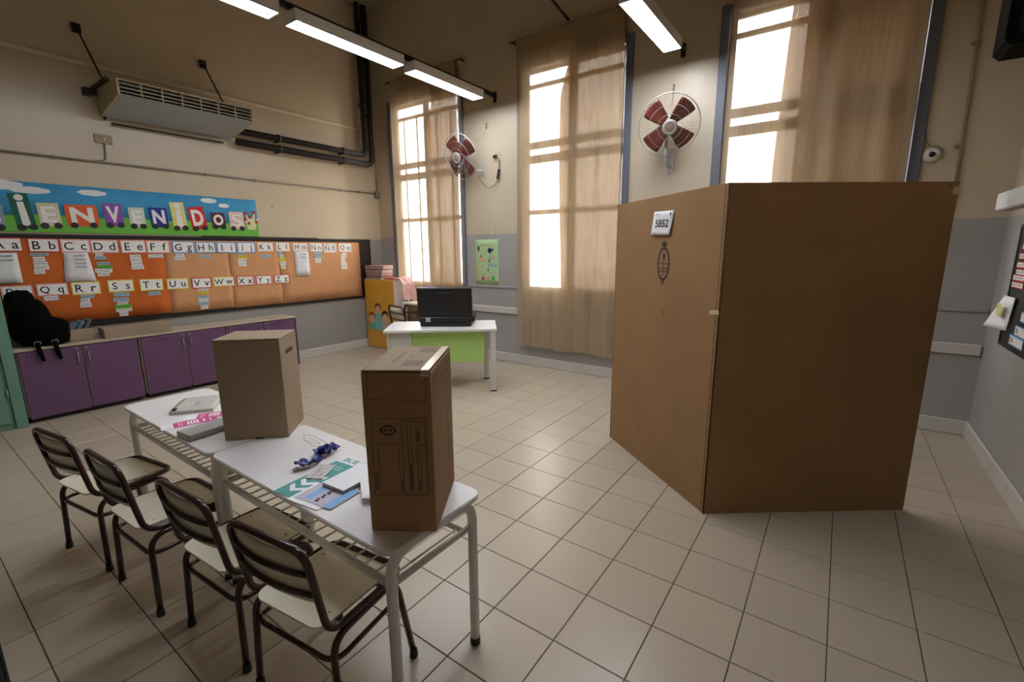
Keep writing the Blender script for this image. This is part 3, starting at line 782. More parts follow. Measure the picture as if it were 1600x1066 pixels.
# backpack: lumpy body, top flap, pocket, straps hanging over the cabinet front
t = thing('backpack', 'black backpack slumped on the left cabinet with two straps hanging down', 'backpack', (-6.32, .885, .7235))
m_bag = mat('black_nylon', '#060505', .9, var=.3, scale=15, bump=.3, bscale=25, spec=.1)
def blob(cx, cy2, cz, rx, ry, rz, seed, n=22, m_=14):
    r = random.Random(seed); ph = [r.uniform(0, 6) for _ in range(6)]
    def fn(u, v):
        th = 2 * PI * u; p = PI * v - PI / 2
        k = 1 + .07 * math.sin(3 * th + ph[0]) * math.cos(p) + .05 * math.sin(5 * p + ph[1]) + .04 * math.sin(4 * th + 3 * p + ph[2])
        z = math.sin(p) * k; q = math.cos(p) * k
        sgn = lambda x, e: math.copysign(abs(x) ** e, x)
        return (cx + rx * sgn(math.cos(th), .75) * q, cy2 + ry * sgn(math.sin(th), .75) * q, max(cz + rz * sgn(z, .8), 0.0))
    return MB().grid(fn, n, m_)
ob('body', blob(-.02, .0, .2, .15, .15, .25, 3), m_bag, t)
ob('top_flap', blob(-.04, -.06, .40, .12, .11, .14, 5), m_bag, t)
ob('front_pocket', blob(.06, .10, .13, .11, .13, .15, 6), m_bag, t)
for y in (-.03, .09):
    s = ob('strap', MB().tube([(.13, y, .12), (.192, y, .055), (.205, y + .006, -.04), (.205, y + .02, -.13)], [.014, .018, .018, .014], 8), m_bag, t)
    ob('buckle', MB().tube(fillet([(.20, y - .022, .035), (.208, y - .022, .06), (.208, y + .022, .06), (.20, y + .022, .035)], .008), .004, 6), m_alu, s)
t = thing('open_carton', 'small brown open carton of leaflets beside the backpack', 'box', (-6.36, 1.205, .7235), .05)
c = MB(); w, d, hh = .20, .17, .12
c.box(-d / 2, -w / 2, 0, d / 2, w / 2, .006).box(-d / 2, -w / 2, 0, -d / 2 + .006, w / 2, hh).box(d / 2 - .006, -w / 2, 0, d / 2, w / 2, hh).box(-d / 2, -w / 2, 0, d / 2, -w / 2 + .006, hh).box(-d / 2, w / 2 - .006, 0, d / 2, w / 2, hh)
ob('carton', c, m_cardB, t)
for k, col in enumerate(('#8a97a0', '#3f6f86', '#b2b0aa', '#35607a', '#9aa4aa')):
    l = ob('leaflet', MB().rbox(-.05, -.07, 0, .05, .07, .004, .001), flat('leaflet_%d' % k, col), t)
    l.matrix_local = Matrix.Translation((.0, -.06 + .03 * k, .13 + .004 * k)) @ Matrix.Rotation(.9 + .05 * k, 4, 'X') @ Matrix.Rotation(.3, 4, 'Y')
t = thing('flat_carton', 'long flat brown carton lying on the cabinets right of the backpack', 'box', (-6.30, 1.66, .7235), -.03)
ob('carton', MB().rbox(-.12, -.295, 0, .12, .295, .105, .004), m_cardB, t)
ob('flap_seam', MB().box(-.004, -.301, .1045, .004, .301, .1056), m_edge, t)
ob('printed_mark', scribble(MB().at(frame((.1202, -.02, .035), (0, 1, 0), (0, 0, 1))), 0, .16, 0, .03, 0, .003), m_inkgrey, t)

# green metal locker at the left edge
t = thing('locker', 'pale green metal locker standing at the left end of the cabinets', 'locker', (-6.40, .18, 0))
D = .30
ob('body', MB().rbox(-.12, -.45, .02, D - .02, .50, 1.9, .006), m_green_metal, t)
for y0, y1 in ((-.43, -.012), (-.006, .40)):
    dd = ob('door', MB().rbox(D - .022, y0, .06, D - .002, y1, 1.86, .005), m_green_metal, t)
    ob('handle', MB().rbox(D, y1 - .07, .95, D + .02, y1 - .05, 1.07, .004), m_alu, dd)
ob('post', MB().rbox(D - .03, .425, .0, D + .004, .505, 1.9, .004), m_green_metal, t)
for q in (.3, .9, 1.5):
    ob('hinge', MB().tube([(D + .002, .412, q), (D + .002, .412, q + .08)], .008, 8), m_green_metal, t)
ob('kick_plate', MB().rbox(D - .05, -.45, 0, D - .015, .50, .055, .003), mat('rusty_green', '#6d8a72', .7, var=.25), t)

# dark metal cabinet corner close to the viewer at the lower left
t = thing('steel_cabinet', 'dark grey steel cabinet corner at the lower left edge', 'cabinet', (-2.32, -.18, 0))
m_steel = mat('dark_grey_steel', '#3d444c', .45, .3, var=.06)
ob('body', MB().rbox(-.30, -.25, .03, .27, .235, 1.25, .006), m_steel, t)
for x0, x1 in ((-.295, -.017), (-.013, .262)):
    dd = ob('door', MB().rbox(x0, .235, .05, x1, .245, 1.23, .003), m_steel, t)
    ob('handle', MB().rbox(x1 - .05 if x0 < -.1 else x0 + .03, .245, .6, x1 - .03 if x0 < -.1 else x0 + .05, .262, .72, .003), m_alu, dd)
ob('plinth', MB().box(-.28, -.23, 0, .25, .21, .03), m_black, t)

# ================================================================== SCHOOL TABLES
def make_table(name, label, x0, x1, y0, y1, z):
    t = thing(name, label, 'table', (x0, y0, 0), group='white school tables pushed end to end')
    W = x1 - x0; D = y1 - y0
    ob('table_top', MB().prism(rrect(0, 0, W, D, .05, 6), z - .020, z), m_lam, t)
    ob('edge_band', MB().prism(rrect(-.002, -.002, W + .002, D + .002, .05, 6), z - .018, z - .002, True), m_wtube, t)
    for x in (.03, W - .03):
        ob('leg_frame', MB().tube(fillet([(x, .03, .02), (x, .03, z - .035), (x, D - .03, z - .035), (x, D - .03, .02)], .085, 7), .019, 12), m_wtube, t)
        for y in (.03, D - .03):
            ob('foot_cap', MB().tube([(x, y, 0), (x, y, .03)], .021, 12), flat('dark_foot_cap', '#2c3230', .6), t)
        ob('cross_bar', MB().tube([(x, .04, z - .140), (x, D - .04, z - .140)], .012, 8), m_wtube, t)
    rk = ob('book_rack', MB().tube([(.03, .03, z - .140), (W - .03, .03, z - .140)], .014, 10).tube([(.03, D - .08, z - .140), (W - .03, D - .08, z - .140)], .010, 8), m_wtube, t)
    n = int(W / .062)
    for k in range(1, n):
        ob('rack_wire', MB().tube([(W * k / n, .03, z - .140), (W * k / n, D - .08, z - .140)], .0042, 6), m_wtube, rk)
    return t
TZ = .68
make_table('school_table', 'white school table in front, under the printed brown ballot box', -2.30, -1.047, .800, 1.262, TZ)
make_table('school_table', 'white school table farther back, holding pink strips and flat boxes', -3.510, -2.306, .795, 1.262, TZ)

# ================================================================== SCHOOL CHAIRS
def make_chair():
    t = thing('school_chair', 'x', 'chair', group='brown tube school chairs along the white tables')
    zs = .397; r = .0125
    loop = fillet([(-.192, -.050, .724), (.192, -.050, .724), (.193, .006, zs), (.188, .362, zs - .004), (-.188, .362, zs - .004), (-.193, .006, zs)], .065, 7, True)
    ob('seat_back_frame', MB().tube(loop, r, 10, closed=True), m_brown, t)
    for s in (-1, 1):
        ob('leg_frame', MB().tube(fillet([(s * .216, 0, .015), (s * .200, .012, .374), (s * .184, .322, .370), (s * .212, .368, .015)], .07, 7), r, 10), m_brown, t)
        for p in ((s * .216, 0), (s * .212, .368)):
            ob('foot_cap', MB().lathe([(.0165, 0), (.0165, .012), (.0145, .032)], 12).at(Matrix.Identity(4)), m_black, t).location = (p[0], p[1], 0)
    ob('stretcher', MB().tube(fillet([(-.206, .006, .292), (.206, .006, .292), (.189, .340, .292), (-.189, .340, .292)], .06, 6, True), .0095, 8, closed=True), m_brown, t)
    # seat board, its rear edge reaching behind the back uprights
    outline = rrect(-.170, -.012, .170, .350, .045, 5)
    def seat_z(x, y): return zs + .013 + .012 * (abs(x) / .170) ** 2 * .5 - (.022 * max(0, (y - .24) / .11) ** 2)
    mb = MB()
    n = len(outline)
    top = [(x, y, seat_z(x, y)) for x, y in outline]; bot = [(x, y, z - .009) for x, y, z in top]
    mid = [(x * .6, .15 + (y - .15) * .6, seat_z(x * .6, .15 + (y - .15) * .6)) for x, y in outline]
    midb = [(x, y, z - .009) for x, y, z in mid]
    v = top + bot + mid + midb
    F = [tuple(2 * n + k for k in range(n)), tuple(3 * n + k for k in reversed(range(n)))]
    for k in range(n):
        j = (k + 1) % n
        F += [(k, j, 2 * n + j, 2 * n + k), (j, k, n + k, n + j), (n + j, n + k, 3 * n + k, 3 * n + j)]
    st = ob('seat', mb.add(v, F, False), m_cream, t)
    for x, y in ((-.135, .06), (.135, .06), (-.135, .26), (.135, .26)):
        ob('rivet', MB().at(Matrix.Translation((x, y, seat_z(x, y)))).lathe([(.006, 0), (.005, .0015), (.002, .0022)], 10), m_alu, st)
    # backrest board, gently curved
    def back(a, b):
        x = (a - .5) * .362; z = .520 + .188 * b
        lean = .006 - (.056) * (z - zs) / (.724 - zs)
        return (x, lean - .022 * (1 - (2 * a - 1) ** 2), z)
    mb = MB(); nu, nv = 12, 4
    mb.grid(lambda a, b: tuple(Vector(back(a, b)) + Vector((0, .012, 0))), nu, nv)
    mb.grid(lambda a, b: tuple(Vector(back(1 - a, b)) + Vector((0, .004, 0))), nu, nv)
    m1 = nu + 1; h0 = m1 * (nv + 1)
    for k in range(nu):
        for j in (0, nv):
            q = (j * m1 + k, h0 + j * m1 + nu - k, h0 + j * m1 + nu - k - 1, j * m1 + k + 1)
            mb.f.append(q if j == 0 else q[::-1]); mb.sm.append(False)
    for j in range(nv):
        for k in (0, nu):
            q = (j * m1 + k, (j + 1) * m1 + k, h0 + (j + 1) * m1 + nu - k, h0 + j * m1 + nu - k)
            mb.f.append(q if k == 0 else q[::-1]); mb.sm.append(False)
    ob('backrest', mb, m_cream, t)
    for z in (.640, .560):
        b = (z - .520) / .188
        pts = [tuple(Vector(back(k / 10, b)) + Vector((0, -.006, 0))) for k in range(11)]
        pts[0] = (-.192, pts[0][1] + .004, z); pts[-1] = (.192, pts[-1][1] + .004, z)
        ob('back_tube', MB().tube(pts, .0085, 8), m_brown, t)
    return t
ch0 = make_chair()
CH = [((-1.402, .648), 7.4, 1.0, 'brown tube chair nearest the viewer, with cream seat and back'),
      ((-1.937, .605), 4.1, 1.0, 'brown tube chair second from the viewer, under the front white table'),
      ((-2.548, .520), 3.4, 1.0, 'brown tube chair third from the viewer, below the cardboard box'),
      ((-3.117, .459), 9.2, 1.0, 'brown tube chair farthest along the white tables, at the left'),
      ((-5.13, 4.40), -13.0, 1.14, 'brown tube chair behind the desk, beside the yellow cabinet')]
for k, (p, a, sc, lab) in enumerate(CH):
    o = ch0 if k == 0 else copy_tree(ch0)
    o.location = (p[0], p[1], 0); o.rotation_euler = (0, 0, math.radians(a)); o.scale = (sc, sc, sc); o['label'] = lab

# ================================================================== BALLOT BOXES
def printed(parent, fr, name, mb_fn, m):
    mb = MB(); mb.at(fr); mb_fn(mb); return ob(name, mb, m, parent)
def emblem(mb, cx, cz, w, hgt, rot=0.0, z=.0004):
    """oval wreath with rising sun, shield division, staff with cap and joined hands"""
    old = mb.x; mb.x = old @ Matrix.Translation((cx, cz, 0)) @ Matrix.Rotation(rot, 4, 'Z')
    W = w / 2; H = hgt / 2 * .80
    o1 = ell(0, 0, W, H, 36); o2 = ell(0, 0, W * .80, H * .86, 36)
    for k in range(36):
        j = (k + 1) % 36
        mb.prism([o2[k], o1[k], o1[j], o2[j]], z, z + .0005)
    for k in range(24):                                  # leaves around the wreath
        a = 2 * PI * k / 24
        mb.prism(ell(W * 1.02 * math.cos(a), H * 1.0 * math.sin(a), W * .10, H * .055, 8), z, z + .0006)
    mb.prism(ell(0, H * 1.16, W * .36, H * .15, 18, 0, 2 * PI), z, z + .0004)
    for k in range(9):
        a = PI * k / 8
        mb.line([(W * .36 * math.cos(a), H * 1.14 + H * .15 * math.sin(a)), (W * .5 * math.cos(a), H * 1.14 + H * .23 * math.sin(a))], w * .03, z)
    lw = w * .045
    mb.line([(-W * .78, H * .02), (W * .78, H * .02)], lw * .7, z)
    mb.line([(0, -H * .30), (0, H * .30)], lw, z)
    mb.prism([(-W * .2, H * .28), (W * .22, H * .28), (W * .24, H * .55), (W * .05, H * .68), (-W * .16, H * .62), (-W * .1, H * .45)], z, z + .0005)
    mb.line([(-W * .72, -H * .22), (-W * .1, -H * .32), (W * .1, -H * .32), (W * .72, -H * .22)], lw * 1.1, z)
    mb.line([(-W * .68, -H * .42), (-W * .12, -H * .46), (W * .12, -H * .46), (W * .68, -H * .42)], lw, z)
    mb.line([(-W * .05, -H * .4), (W * .02, -H * .68)], lw, z)
    mb.prism([(-W * .28, -H * 1.15), (-W * .05, -H * .98), (W * .05, -H * .98), (W * .28, -H * 1.15), (W * .1, -H * 1.22), (0, -H * 1.08), (-W * .1, -H * 1.22)], z, z + .0005)
    mb.x = old
def dash(mb, a, b, n, w):
    a = Vector(a); b = Vector(b)
    for k in range(n):
        mb.line([tuple(a.lerp(b, k / n)), tuple(a.lerp(b, (k + .6) / n))], w)
bw, bd_, bh = .22, .355, .558
rz = math.radians(33)
cx_, cy_ = -1.005 - math.cos(rz) * bw / 2 - math.sin(rz) * bd_ / 2, .971 - math.sin(rz) * bw / 2 + math.cos(rz) * bd_ / 2
t = thing('ballot_box', 'tall brown cardboard ballot box with printed form on the front table', 'box', (cx_, cy_, TZ), rz)
c = MB(); W2, D2 = bw / 2, bd_ / 2
ob('carton', MB().rbox(-W2, -D2, 0, W2, D2, bh - .008, .003), m_cardC, t)
ob('lid', MB().rbox(-W2 + .002, -D2 - .001, bh - .005, W2 - .004, D2, bh, .0015), m_cardB, t)
ob('lid_gap', MB().box(-W2 + .003, -D2 + .002, bh - .0085, W2 - .003, D2 - .002, bh - .0045), m_edge, t)
Ff = frame((-W2, -D2, 0), (1, 0, 0), (0, 0, 1)); Fr = frame((W2, -D2, 0), (0, 1, 0), (0, 0, 1)); Ft = frame((-W2, -D2, bh), (1, 0, 0), (0, 1, 0))
def pf(mb):
    lw = .0013
    dash(mb, (.02, .546), (.018, .462), 9, .0016); dash(mb, (.018, .462), (.203, .457), 16, .0016); dash(mb, (.203, .457), (.204, .546), 9, .0016)
    for r in ((.022, .133, .200, .399), (.040, .141, .107, .313), (.120, .139, .138, .391), (.150, .139, .167, .390), (.178, .139, .195, .389)):
        mb.line([(r[0], r[1]), (r[2], r[1]), (r[2], r[3]), (r[0], r[3])], lw, closed=True)
    mb.line([(.178, .309), (.195, .309)], .002)
    for k in range(9): mb.line([(.0275, .155 + .007 * k), (.0325, .155 + .007 * k)], .003)
    for k in range(8): mb.line([(.1125, .15 + .005 * k), (.1155, .15 + .005 * k)], .0025)
    for k in range(18): mb.line([(.1425, .15 + .0055 * k), (.1465, .15 + .0055 * k)], .003)
    for k in range(7): mb.line([(.1705, .155 + .005 * k), (.1735, .155 + .005 * k)], .0025)
    for k in range(7): mb.line([(.1705, .325 + .005 * k), (.1735, .325 + .005 * k)], .0032)
    emblem(mb, .078, .359, .034, .056, PI / 2)
printed(t, Ff, 'printed_form', pf, m_ink)
def pr(mb):
    for u0, v0, u1, v1 in ((.034, .452, .122, .530), (.284, .447, .348, .520)):
        mb.line([(u0, v0), (u1, v0), (u1, v1), (u0, v1)], .0016, closed=True)
        for k in range(5): mb.line([(u0 + .012, v0 + .008 + k * (v1 - v0) * .13), (u1 - .012, v0 + .008 + k * (v1 - v0) * .13)], .003)
        mb.prism([(u0, v1 - .022), (u1, v1 - .022), (u1, v1), (u0, v1)], .0002, .0006)
    mb.line([(.155, .452), (.250, .452), (.250, .475), (.155, .475)], .0016, closed=True)
    for k in range(3): mb.line([(.165, .458 + k * .007), (.24, .458 + k * .007)], .0028)
    for k in range(3): mb.line([(.165 + .03 * k, .488), (.175 + .03 * k, .502), (.185 + .03 * k, .488)], .003)
    dash(mb, (.005, .385), (.35, .385), 1, .0012)
    mb.line([(.005, .155), (.35, .155)], .0012); mb.line([(.005, .385), (.35, .385)], .0014); mb.line([(.252, .0), (.252, .545)], .001)
printed(t, Fr, 'printed_labels', pr, m_inkgrey)
def pt(mb):
    for u0, v0, u1, v1 in ((.112, .056, .178, .126), (.122, .254, .186, .33)):
        mb.prism([(u0, v0), (u1, v0), (u1, v1), (u0, v1)], .0002, .0007)
    mb.prism([(.068, .10), (.078, .10), (.082, .26), (.072, .26)], .0002, .0007)
    dash(mb, (.010, .03), (.014, .33), 16, .0016); mb.line([(.107, .189), (.121, .189)], .002)
printed(t, Ft, 'printed_panels', pt, m_inkgrey)
ob('sealing_tape', MB().box(W2 - .030, -D2 - .0015, bh + .0003, W2 - .004, D2 + .001, bh + .0010).box(W2 - .030, -D2 - .0016, bh - .02, W2 - .006, -D2 - .001, bh + .0008), m_tape, t)
ob('seal_writing', scribble(MB().at(frame((W2 - .028, -D2 - .0018, bh - .013), (1, 0, 0), (0, 0, 1))), 0, .02, 0, .009, 0, .0016, .005), m_ink, t)

rz = math.radians(44); bw, bd_, bh = .30, .26, .51
cx_, cy_ = -2.191 - math.cos(rz) * bw / 2 - math.sin(rz) * bd_ / 2, 1.121 - math.sin(rz) * bw / 2 + math.cos(rz) * bd_ / 2
t = thing('ballot_box', 'plain pale brown cardboard box with a side slot on the far table', 'box', (cx_, cy_, TZ), rz)
W2, D2 = bw / 2, bd_ / 2
ob('carton', MB().rbox(-W2, -D2, 0, W2, D2, bh - .006, .003), m_cardB, t)
ob('lid', MB().rbox(-W2 - .001, -D2 - .001, bh - .006, W2 + .001, D2 + .001, bh, .0015), m_cardB, t)
ob('hand_slot', MB().at(frame((W2, 0, bh - .085), (0, 1, 0), (0, 0, 1))).prism(rrect(-.055, -.011, .055, .011, .01, 4), .0, .0008), m_edge, t)
ob('bottom_seam', MB().box(-.01, -D2 - .0006, 0, .03, -D2 + .001, .008), m_edge, t)

# ================================================================== PAPERS ON THE TABLES
def on_table(name, label, cat, x, y, a, z=TZ, group=None):
    return thing(name, label, cat, (x, y, z + .0005), math.radians(a), group)
# far table
t = on_table('plastic_envelope', 'pale plastic envelope lying at the far end of the far table', 'envelope', -3.11, 1.06, -35)
ob('envelope', MB().slab(lambda a, b: ((a - .5) * .27, (b - .5) * .22, .020 + .004 * math.sin(3 * a + 2 * b)), 12, 8, .0155), mat('milky_plastic', '#c4c0b4', .35), t)
ob('blue_print', scribble(MB(), -.02, .07, -.01, .025, .0245, .004), flat('faint_blue', '#8fb0cf'), t)
ob('clip', MB().rbox(.09, -.10, .0205, .12, -.08, .03, .002), m_blackm, t)
for k, (x, y, a, Lh, lab) in enumerate(((-2.835, .915, 75, .130, 'pink and white printed strip nearer the table edge'), (-2.865, 1.035, 60, .125, 'pink and white printed strip farther from the table edge'))):
    t = on_table('ballot_strip', lab, 'paper strip', x, y, a, TZ + .003 * k, 'pink strips on the far table')
    hw = .047
    ob('paper', MB().box(-Lh, -hw, 0, Lh, hw, .0012), m_white, t)
    ob('pink_print', MB().box(-Lh + .055, -hw + .002, .0012, Lh - .004, hw - .002, .0016), flat('pink_print', '#d44a84'), t)
    mk = MB()
    for q in range(4): mk.prism([(-.012 + q * .014, -.030), (-.003 + q * .014, -.030), (-.003 + q * .014, .030), (-.012 + q * .014, .030)], .0016, .0020)
    for q in range(2): mk.line([(.065 + .03 * q, -.02), (.065 + .03 * q, .02)], .008, .0016, .0004)
    mk.line([(-.05, -.03), (-.05, .03)], .003, .0016, .0004).line([(-.038, -.03), (-.038, .03)], .003, .0016, .0004)
    ob('white_print', mk, m_white, t)
t = on_table('flat_box', 'flat white cardboard box lying beside the pale brown carton', 'box', -2.618, .913, 95)
ob('carton', MB().rbox(-.11, -.065, 0, .11, .065, .030, .002), mat('offwhite_board', '#bfb9b0', .6), t)
ob('print', scribble(MB(), .05, .09, -.04, .012, .0302, .002), m_inkgrey, t)
ob('seam', MB().box(-.1105, -.0655, .001, -.109, -.0645, .029), m_edge, t)
# front table
t = on_table('pen_scribble', 'faint pencil scribble on the white top of the front table', 'mark', -2.04, 1.16, 3)
ob('scribble', MB().line([(-.125, .03), (-.06, .04), (.06, .025), (.12, -.02), (.05, -.035), (-.06, -.01), (-.12, .03)], .003).line([(-.05, -.02), (.06, -.005), (.02, .012), (-.06, .01)], .002), flat('faint_graphite', '#b5aca4'), t)
t = on_table('direction_poster', 'teal and white arrow poster lying on the front table', 'poster', -1.682, .982, 95.5)
pw, ph_ = .363, .121
ob('paper', MB().box(-pw / 2, -ph_ / 2, 0, pw / 2, ph_ / 2, .0012), m_white, t)
ob('teal_band', MB().box(-pw / 2, -ph_ / 2, .0012, .118, ph_ / 2 - .003, .0017), m_teal, t)
for q in range(3):
    x = -.150 + q * .050
    ob('arrow_chevron', MB().prism([(x, 0), (x + .028, .040), (x + .052, .040), (x + .024, 0), (x + .052, -.040), (x + .028, -.040)], .0017, .0021), m_white, t)
ob('white_print', MB().line([(.06, -.03), (.06, .02)], .009, .0017).line([(.078, -.03), (.078, .03)], .009, .0017), flat('pale_teal', '#8fbdb6'), t)
lettering('BUE', t, .148, -.008, .0018, fit=(.082, .034), size=.5, m=m_teal, bold=.012, rz=-PI / 2)
t = on_table('loose_sheet', 'white sheet edge poking out under the blue striped sheet', 'paper', -1.545, .885, 97, TZ + .0022)
ob('sheet', MB().box(-.082, -.085, 0, .06, .085, .0007), m_white, t)
t = on_table('instruction_sheet', 'printed blue striped instruction sheet on the front table', 'paper', -1.518, .899, 98, TZ + .0035)
ob('sheet', MB().box(-.070, -.096, 0, .070, .096, .0010), flat('lilac_paper', '#c2bcc8'), t)
ob('blue_band', MB().prism([(-.055, .032), (.070, .032), (.070, .062), (-.055, .062)], .0010, .0014), flat('light_blue_print', '#88b5e0'), t)
ob('blue_band', MB().prism([(-.066, -.093), (.070, -.093), (.070, -.052), (-.066, -.052)], .0010, .0014), flat('light_blue_print', '#88b5e0'), t)
mk = MB()
for q in range(4):
    mk.prism(ell(-.050 + q * .028, -.001, .006, .009, 10), .0010, .0016); mk.prism(ell(-.038 + q * .028, .003, .005, .008, 10), .0010, .0016)
ob('figure_print', mk, m_ink, t)
t = on_table('paper_pad', 'thick white paper pad on top of the blue striped sheet', 'pad', -1.535, 1.018, 94, TZ + .0055)
ob('pages', MB().rbox(-.087, -.063, 0, .087, .063, .014, .0006), mat('page_edges', '#bdb5b2', .8, var=.1, scale=120), t)
ob('top_page', MB().box(-.088, -.064, .0142, .088, .064, .0150), m_white, t)
t = on_table('loose_sheet', 'white sheet beside the left face of the printed ballot box', 'paper', -1.40, 1.03, 0, TZ + .0210)
ob('sheet', MB().prism([(-.206, .075), (.042, -.09), (.105, -.050), (.005, .115), (-.10, .15)], 0, .0010), m_white, t)
ob('fold', MB().prism([(-.03, .05), (.005, .02), (.01, .03), (-.02, .06)], -.0205, 0), m_white, t)
t = on_table('name_tag', 'white name tag card on the teal poster, by a navy ribbon', 'card', -1.709, .993, 119, TZ + .003)
ob('sleeve', MB().rbox(-.062, -.038, .0, .062, .038, .003, .001), mat('clear_sleeve', '#cfcbc6', .2), t)
ob('handwriting', scribble(scribble(MB(), -.045, .03, .008, .010, .003, .0015), -.045, .0, -.020, .010, .003, .0015), m_inkgrey, t)
t = on_table('lanyard', 'crumpled navy ribbon lanyard lying on the name tag', 'lanyard', -1.80, 1.04, 0, TZ + .0065)
def ribbon(pts, w):
    P = [Vector((q.x, q.y, max(q.z * .8 - .006, .006))) for q in fillet(pts, .03, 5)]; mb = MB(); v = []; F = []
    for i, p in enumerate(P):
        a = P[max(i - 1, 0)]; b = P[min(i + 1, len(P) - 1)]; d = (b - a).normalized()
        n = d.cross(Vector((math.sin(i * .5), math.cos(i * .37), .8))).normalized() * w / 2
        if abs(n.z) > p.z + .004: n.z = math.copysign(p.z + .004, n.z)
        q = n.cross(d).normalized() * .0012
        v += [tuple(p - n + q), tuple(p + n + q), tuple(p + n - q), tuple(p - n - q)]
    for i in range(len(P) - 1):
        for k in range(4):
            F.append((4 * i + k, 4 * i + (k + 1) % 4, 4 * i + 4 + (k + 1) % 4, 4 * i + 4 + k))
    F += [(3, 2, 1, 0), tuple(4 * (len(P) - 1) + k for k in range(4))]
    return mb.add(v, F, True)
ob('ribbon_loop', ribbon([(-.02, .02, .018), (-.07, .03, .026), (-.085, .065, .040), (-.055, .09, .044), (-.02, .075, .040), (-.025, .04, .045), (-.06, .06, .052), (-.04, .10, .040), (-.055, .13, .022)], .040), m_navy, t)
ob('ribbon_fold', ribbon([(-.03, .015, .022), (-.075, .045, .024), (-.05, .085, .024), (-.02, .05, .026)], .038), m_navy, t)
ob('ribbon_tail', ribbon([(-.03, .03, .020), (-.0, -.01, .022), (.012, -.045, .024), (.0, -.085, .034), (-.035, -.08, .034), (-.03, -.05, .022), (.0, -.055, .018)], .032), m_navy, t)
ob('metal_clip', MB().rbox(-.012, -.115, .0, .003, -.09, .008, .002), m_alu, t)

# ================================================================== CARDBOARD VOTING BOOTH
PA = Vector((-1.487, 3.542, 0)); PB = Vector((-.536, 2.76, 0)); PC = Vector((.471, 3.51, 0))
bt = thing('voting_booth', 'tall folded brown cardboard voting booth standing on the floor', 'booth', tuple(PB))
HB = 1.947; TH = .007
def panel_frame(a, b):
    d = (b - a); x = d.normalized(); n = Vector((x.y, -x.x, 0))
    return frame(tuple(a - PB), tuple(x), (0, 0, 1)), d.length
fl1, L1 = panel_frame(PA, PB); fr1, L2 = panel_frame(PB, PC)
pl = ob('panel', MB().rbox(0, 0, -TH, L1 - .004, HB, 0, .0015), m_cardA, bt); pl.matrix_local = fl1
pr_ = ob('panel', MB().rbox(.004, 0, -TH, L2, HB, 0, .0015), m_cardA, bt); pr_.matrix_local = fr1
ob('fold', MB().tube([(0, .006, 0), (0, .006, HB)], .006, 8), m_edge, bt)
ob('edge_strip', MB().box(-.004, 0, -TH, .001, HB, .0004), m_edge, pl)
em = MB(); emblem(em, .662, 1.503, .135, .275)
ob('printed_emblem', em, flat('brown_ink', '#3d2c1e'), pl)
ob('tape', MB().at(Matrix.Translation((L1 - .03, 1.245, .0002)) @ Matrix.Rotation(.12, 4, 'Z')).box(-.05, -.012, 0, .03, .012, .0007), flat('masking_tape', '#cdbd93', .5), pl)
ob('tape', MB().box(L2 - .03, 1.88, .0002, L2 + .012, 1.92, .0008), flat('masking_tape', '#cdbd93', .5), pr_)
ob('crease', MB().box(L1 - .026, 0, .0001, L1 - .022, HB, .0007), m_edge, pl)
ob('staple_mark', MB().line([(L2 - .055, 1.915), (L2 - .05, 1.94)], .004), m_black, pr_)
ob('smudge', MB().prism(ell(.69, 1.18, .018, .03, 14), .0001, .0004), flat('faint_stain', '#8a6238'), pl)
nc = thing('number_card', 'white paper card reading 5852 pinned on the cardboard booth', 'card', tuple(fl1.translation + PB), frame=None)
nc.matrix_world = Matrix.Translation(PB) @ fl1 @ Matrix.Translation((.633, 1.77, .002)) @ Matrix.Rotation(-.03, 4, 'Z')
def cardfn(a, b): return ((a - .5) * .225 - .012 + .024 * b, (b - .5) * .152, .006 + .009 * (1 - b) ** 2 * (.4 + .6 * a))
ob('paper', MB().slab(cardfn, 8, 8, .001), m_white, nc)
lettering('5852', nc, .004, -.002, .0128, fit=(.150, .050), size=.5, m=m_black, bold=.006, shear=.12)
ob('small_print', scribble(MB(), -.075, -.04, .052, .008, .0075, .0015, .005), flat('khaki_print', '#a29a66'), nc)
ob('small_mark', MB().prism([(.085, .045), (.092, .045), (.097, .06), (.091, .07), (.084, .058)], .0082, .0086), m_ink, nc)

# ================================================================== DESK CORNER
rz = math.radians(39.2)
DZ = .735
dk = thing('desk', 'white topped desk with lime green front panel by the windows', 'desk', (-4.075, 3.247, 0), rz)
W, D = 1.265, .66
ob('desk_top', MB().rbox(0, 0, DZ - .030, W, D, DZ, .004), m_lam, dk)
ob('end_panel', MB().rbox(.03, .03, 0, .055, D - .03, DZ - .03, .003), m_whitep, dk)
ob('end_panel', MB().rbox(.055, .05, 0, .30, .07, DZ - .03, .003), m_whitep, dk)
ob('front_panel', MB().rbox(.30, .075, DZ - .03 - .37, W - .145, .093, DZ - .03, .003), m_lime, dk)
for y, xo in ((.005, 0), (D - .13, -.075)):
    lg = ob('leg', MB().rbox(W - .075 + xo, y, .012, W - .015 + xo, y + .055, DZ - .03, .004), m_whitep, dk)
    ob('foot', MB().rbox(W - .079 + xo, y - .004, 0, W - .011 + xo, y + .059, .014, .002), m_blackm, lg)
ob('leg_rail', MB().rbox(W - .14, .06, DZ - .09, W - .11, D - .14, DZ - .03, .003), m_whitep, dk)
rz2 = math.radians(33.5)
vm_ = thing('voting_machine', 'open black briefcase voting machine with raised lid on the desk', 'case', (-3.925, 3.665, DZ), rz2)
W, D = .60, .40
bs = ob('base_shell', MB().rbox(0, 0, 0, W, D, .055, .012).rbox(-.012, -.008, .05, W + .012, D + .01, .115, .010), m_blackm, vm_)
ob('corner_guard', MB().rbox(W - .02, -.012, .06, W + .035, .06, .125, .010), m_blackm, bs)
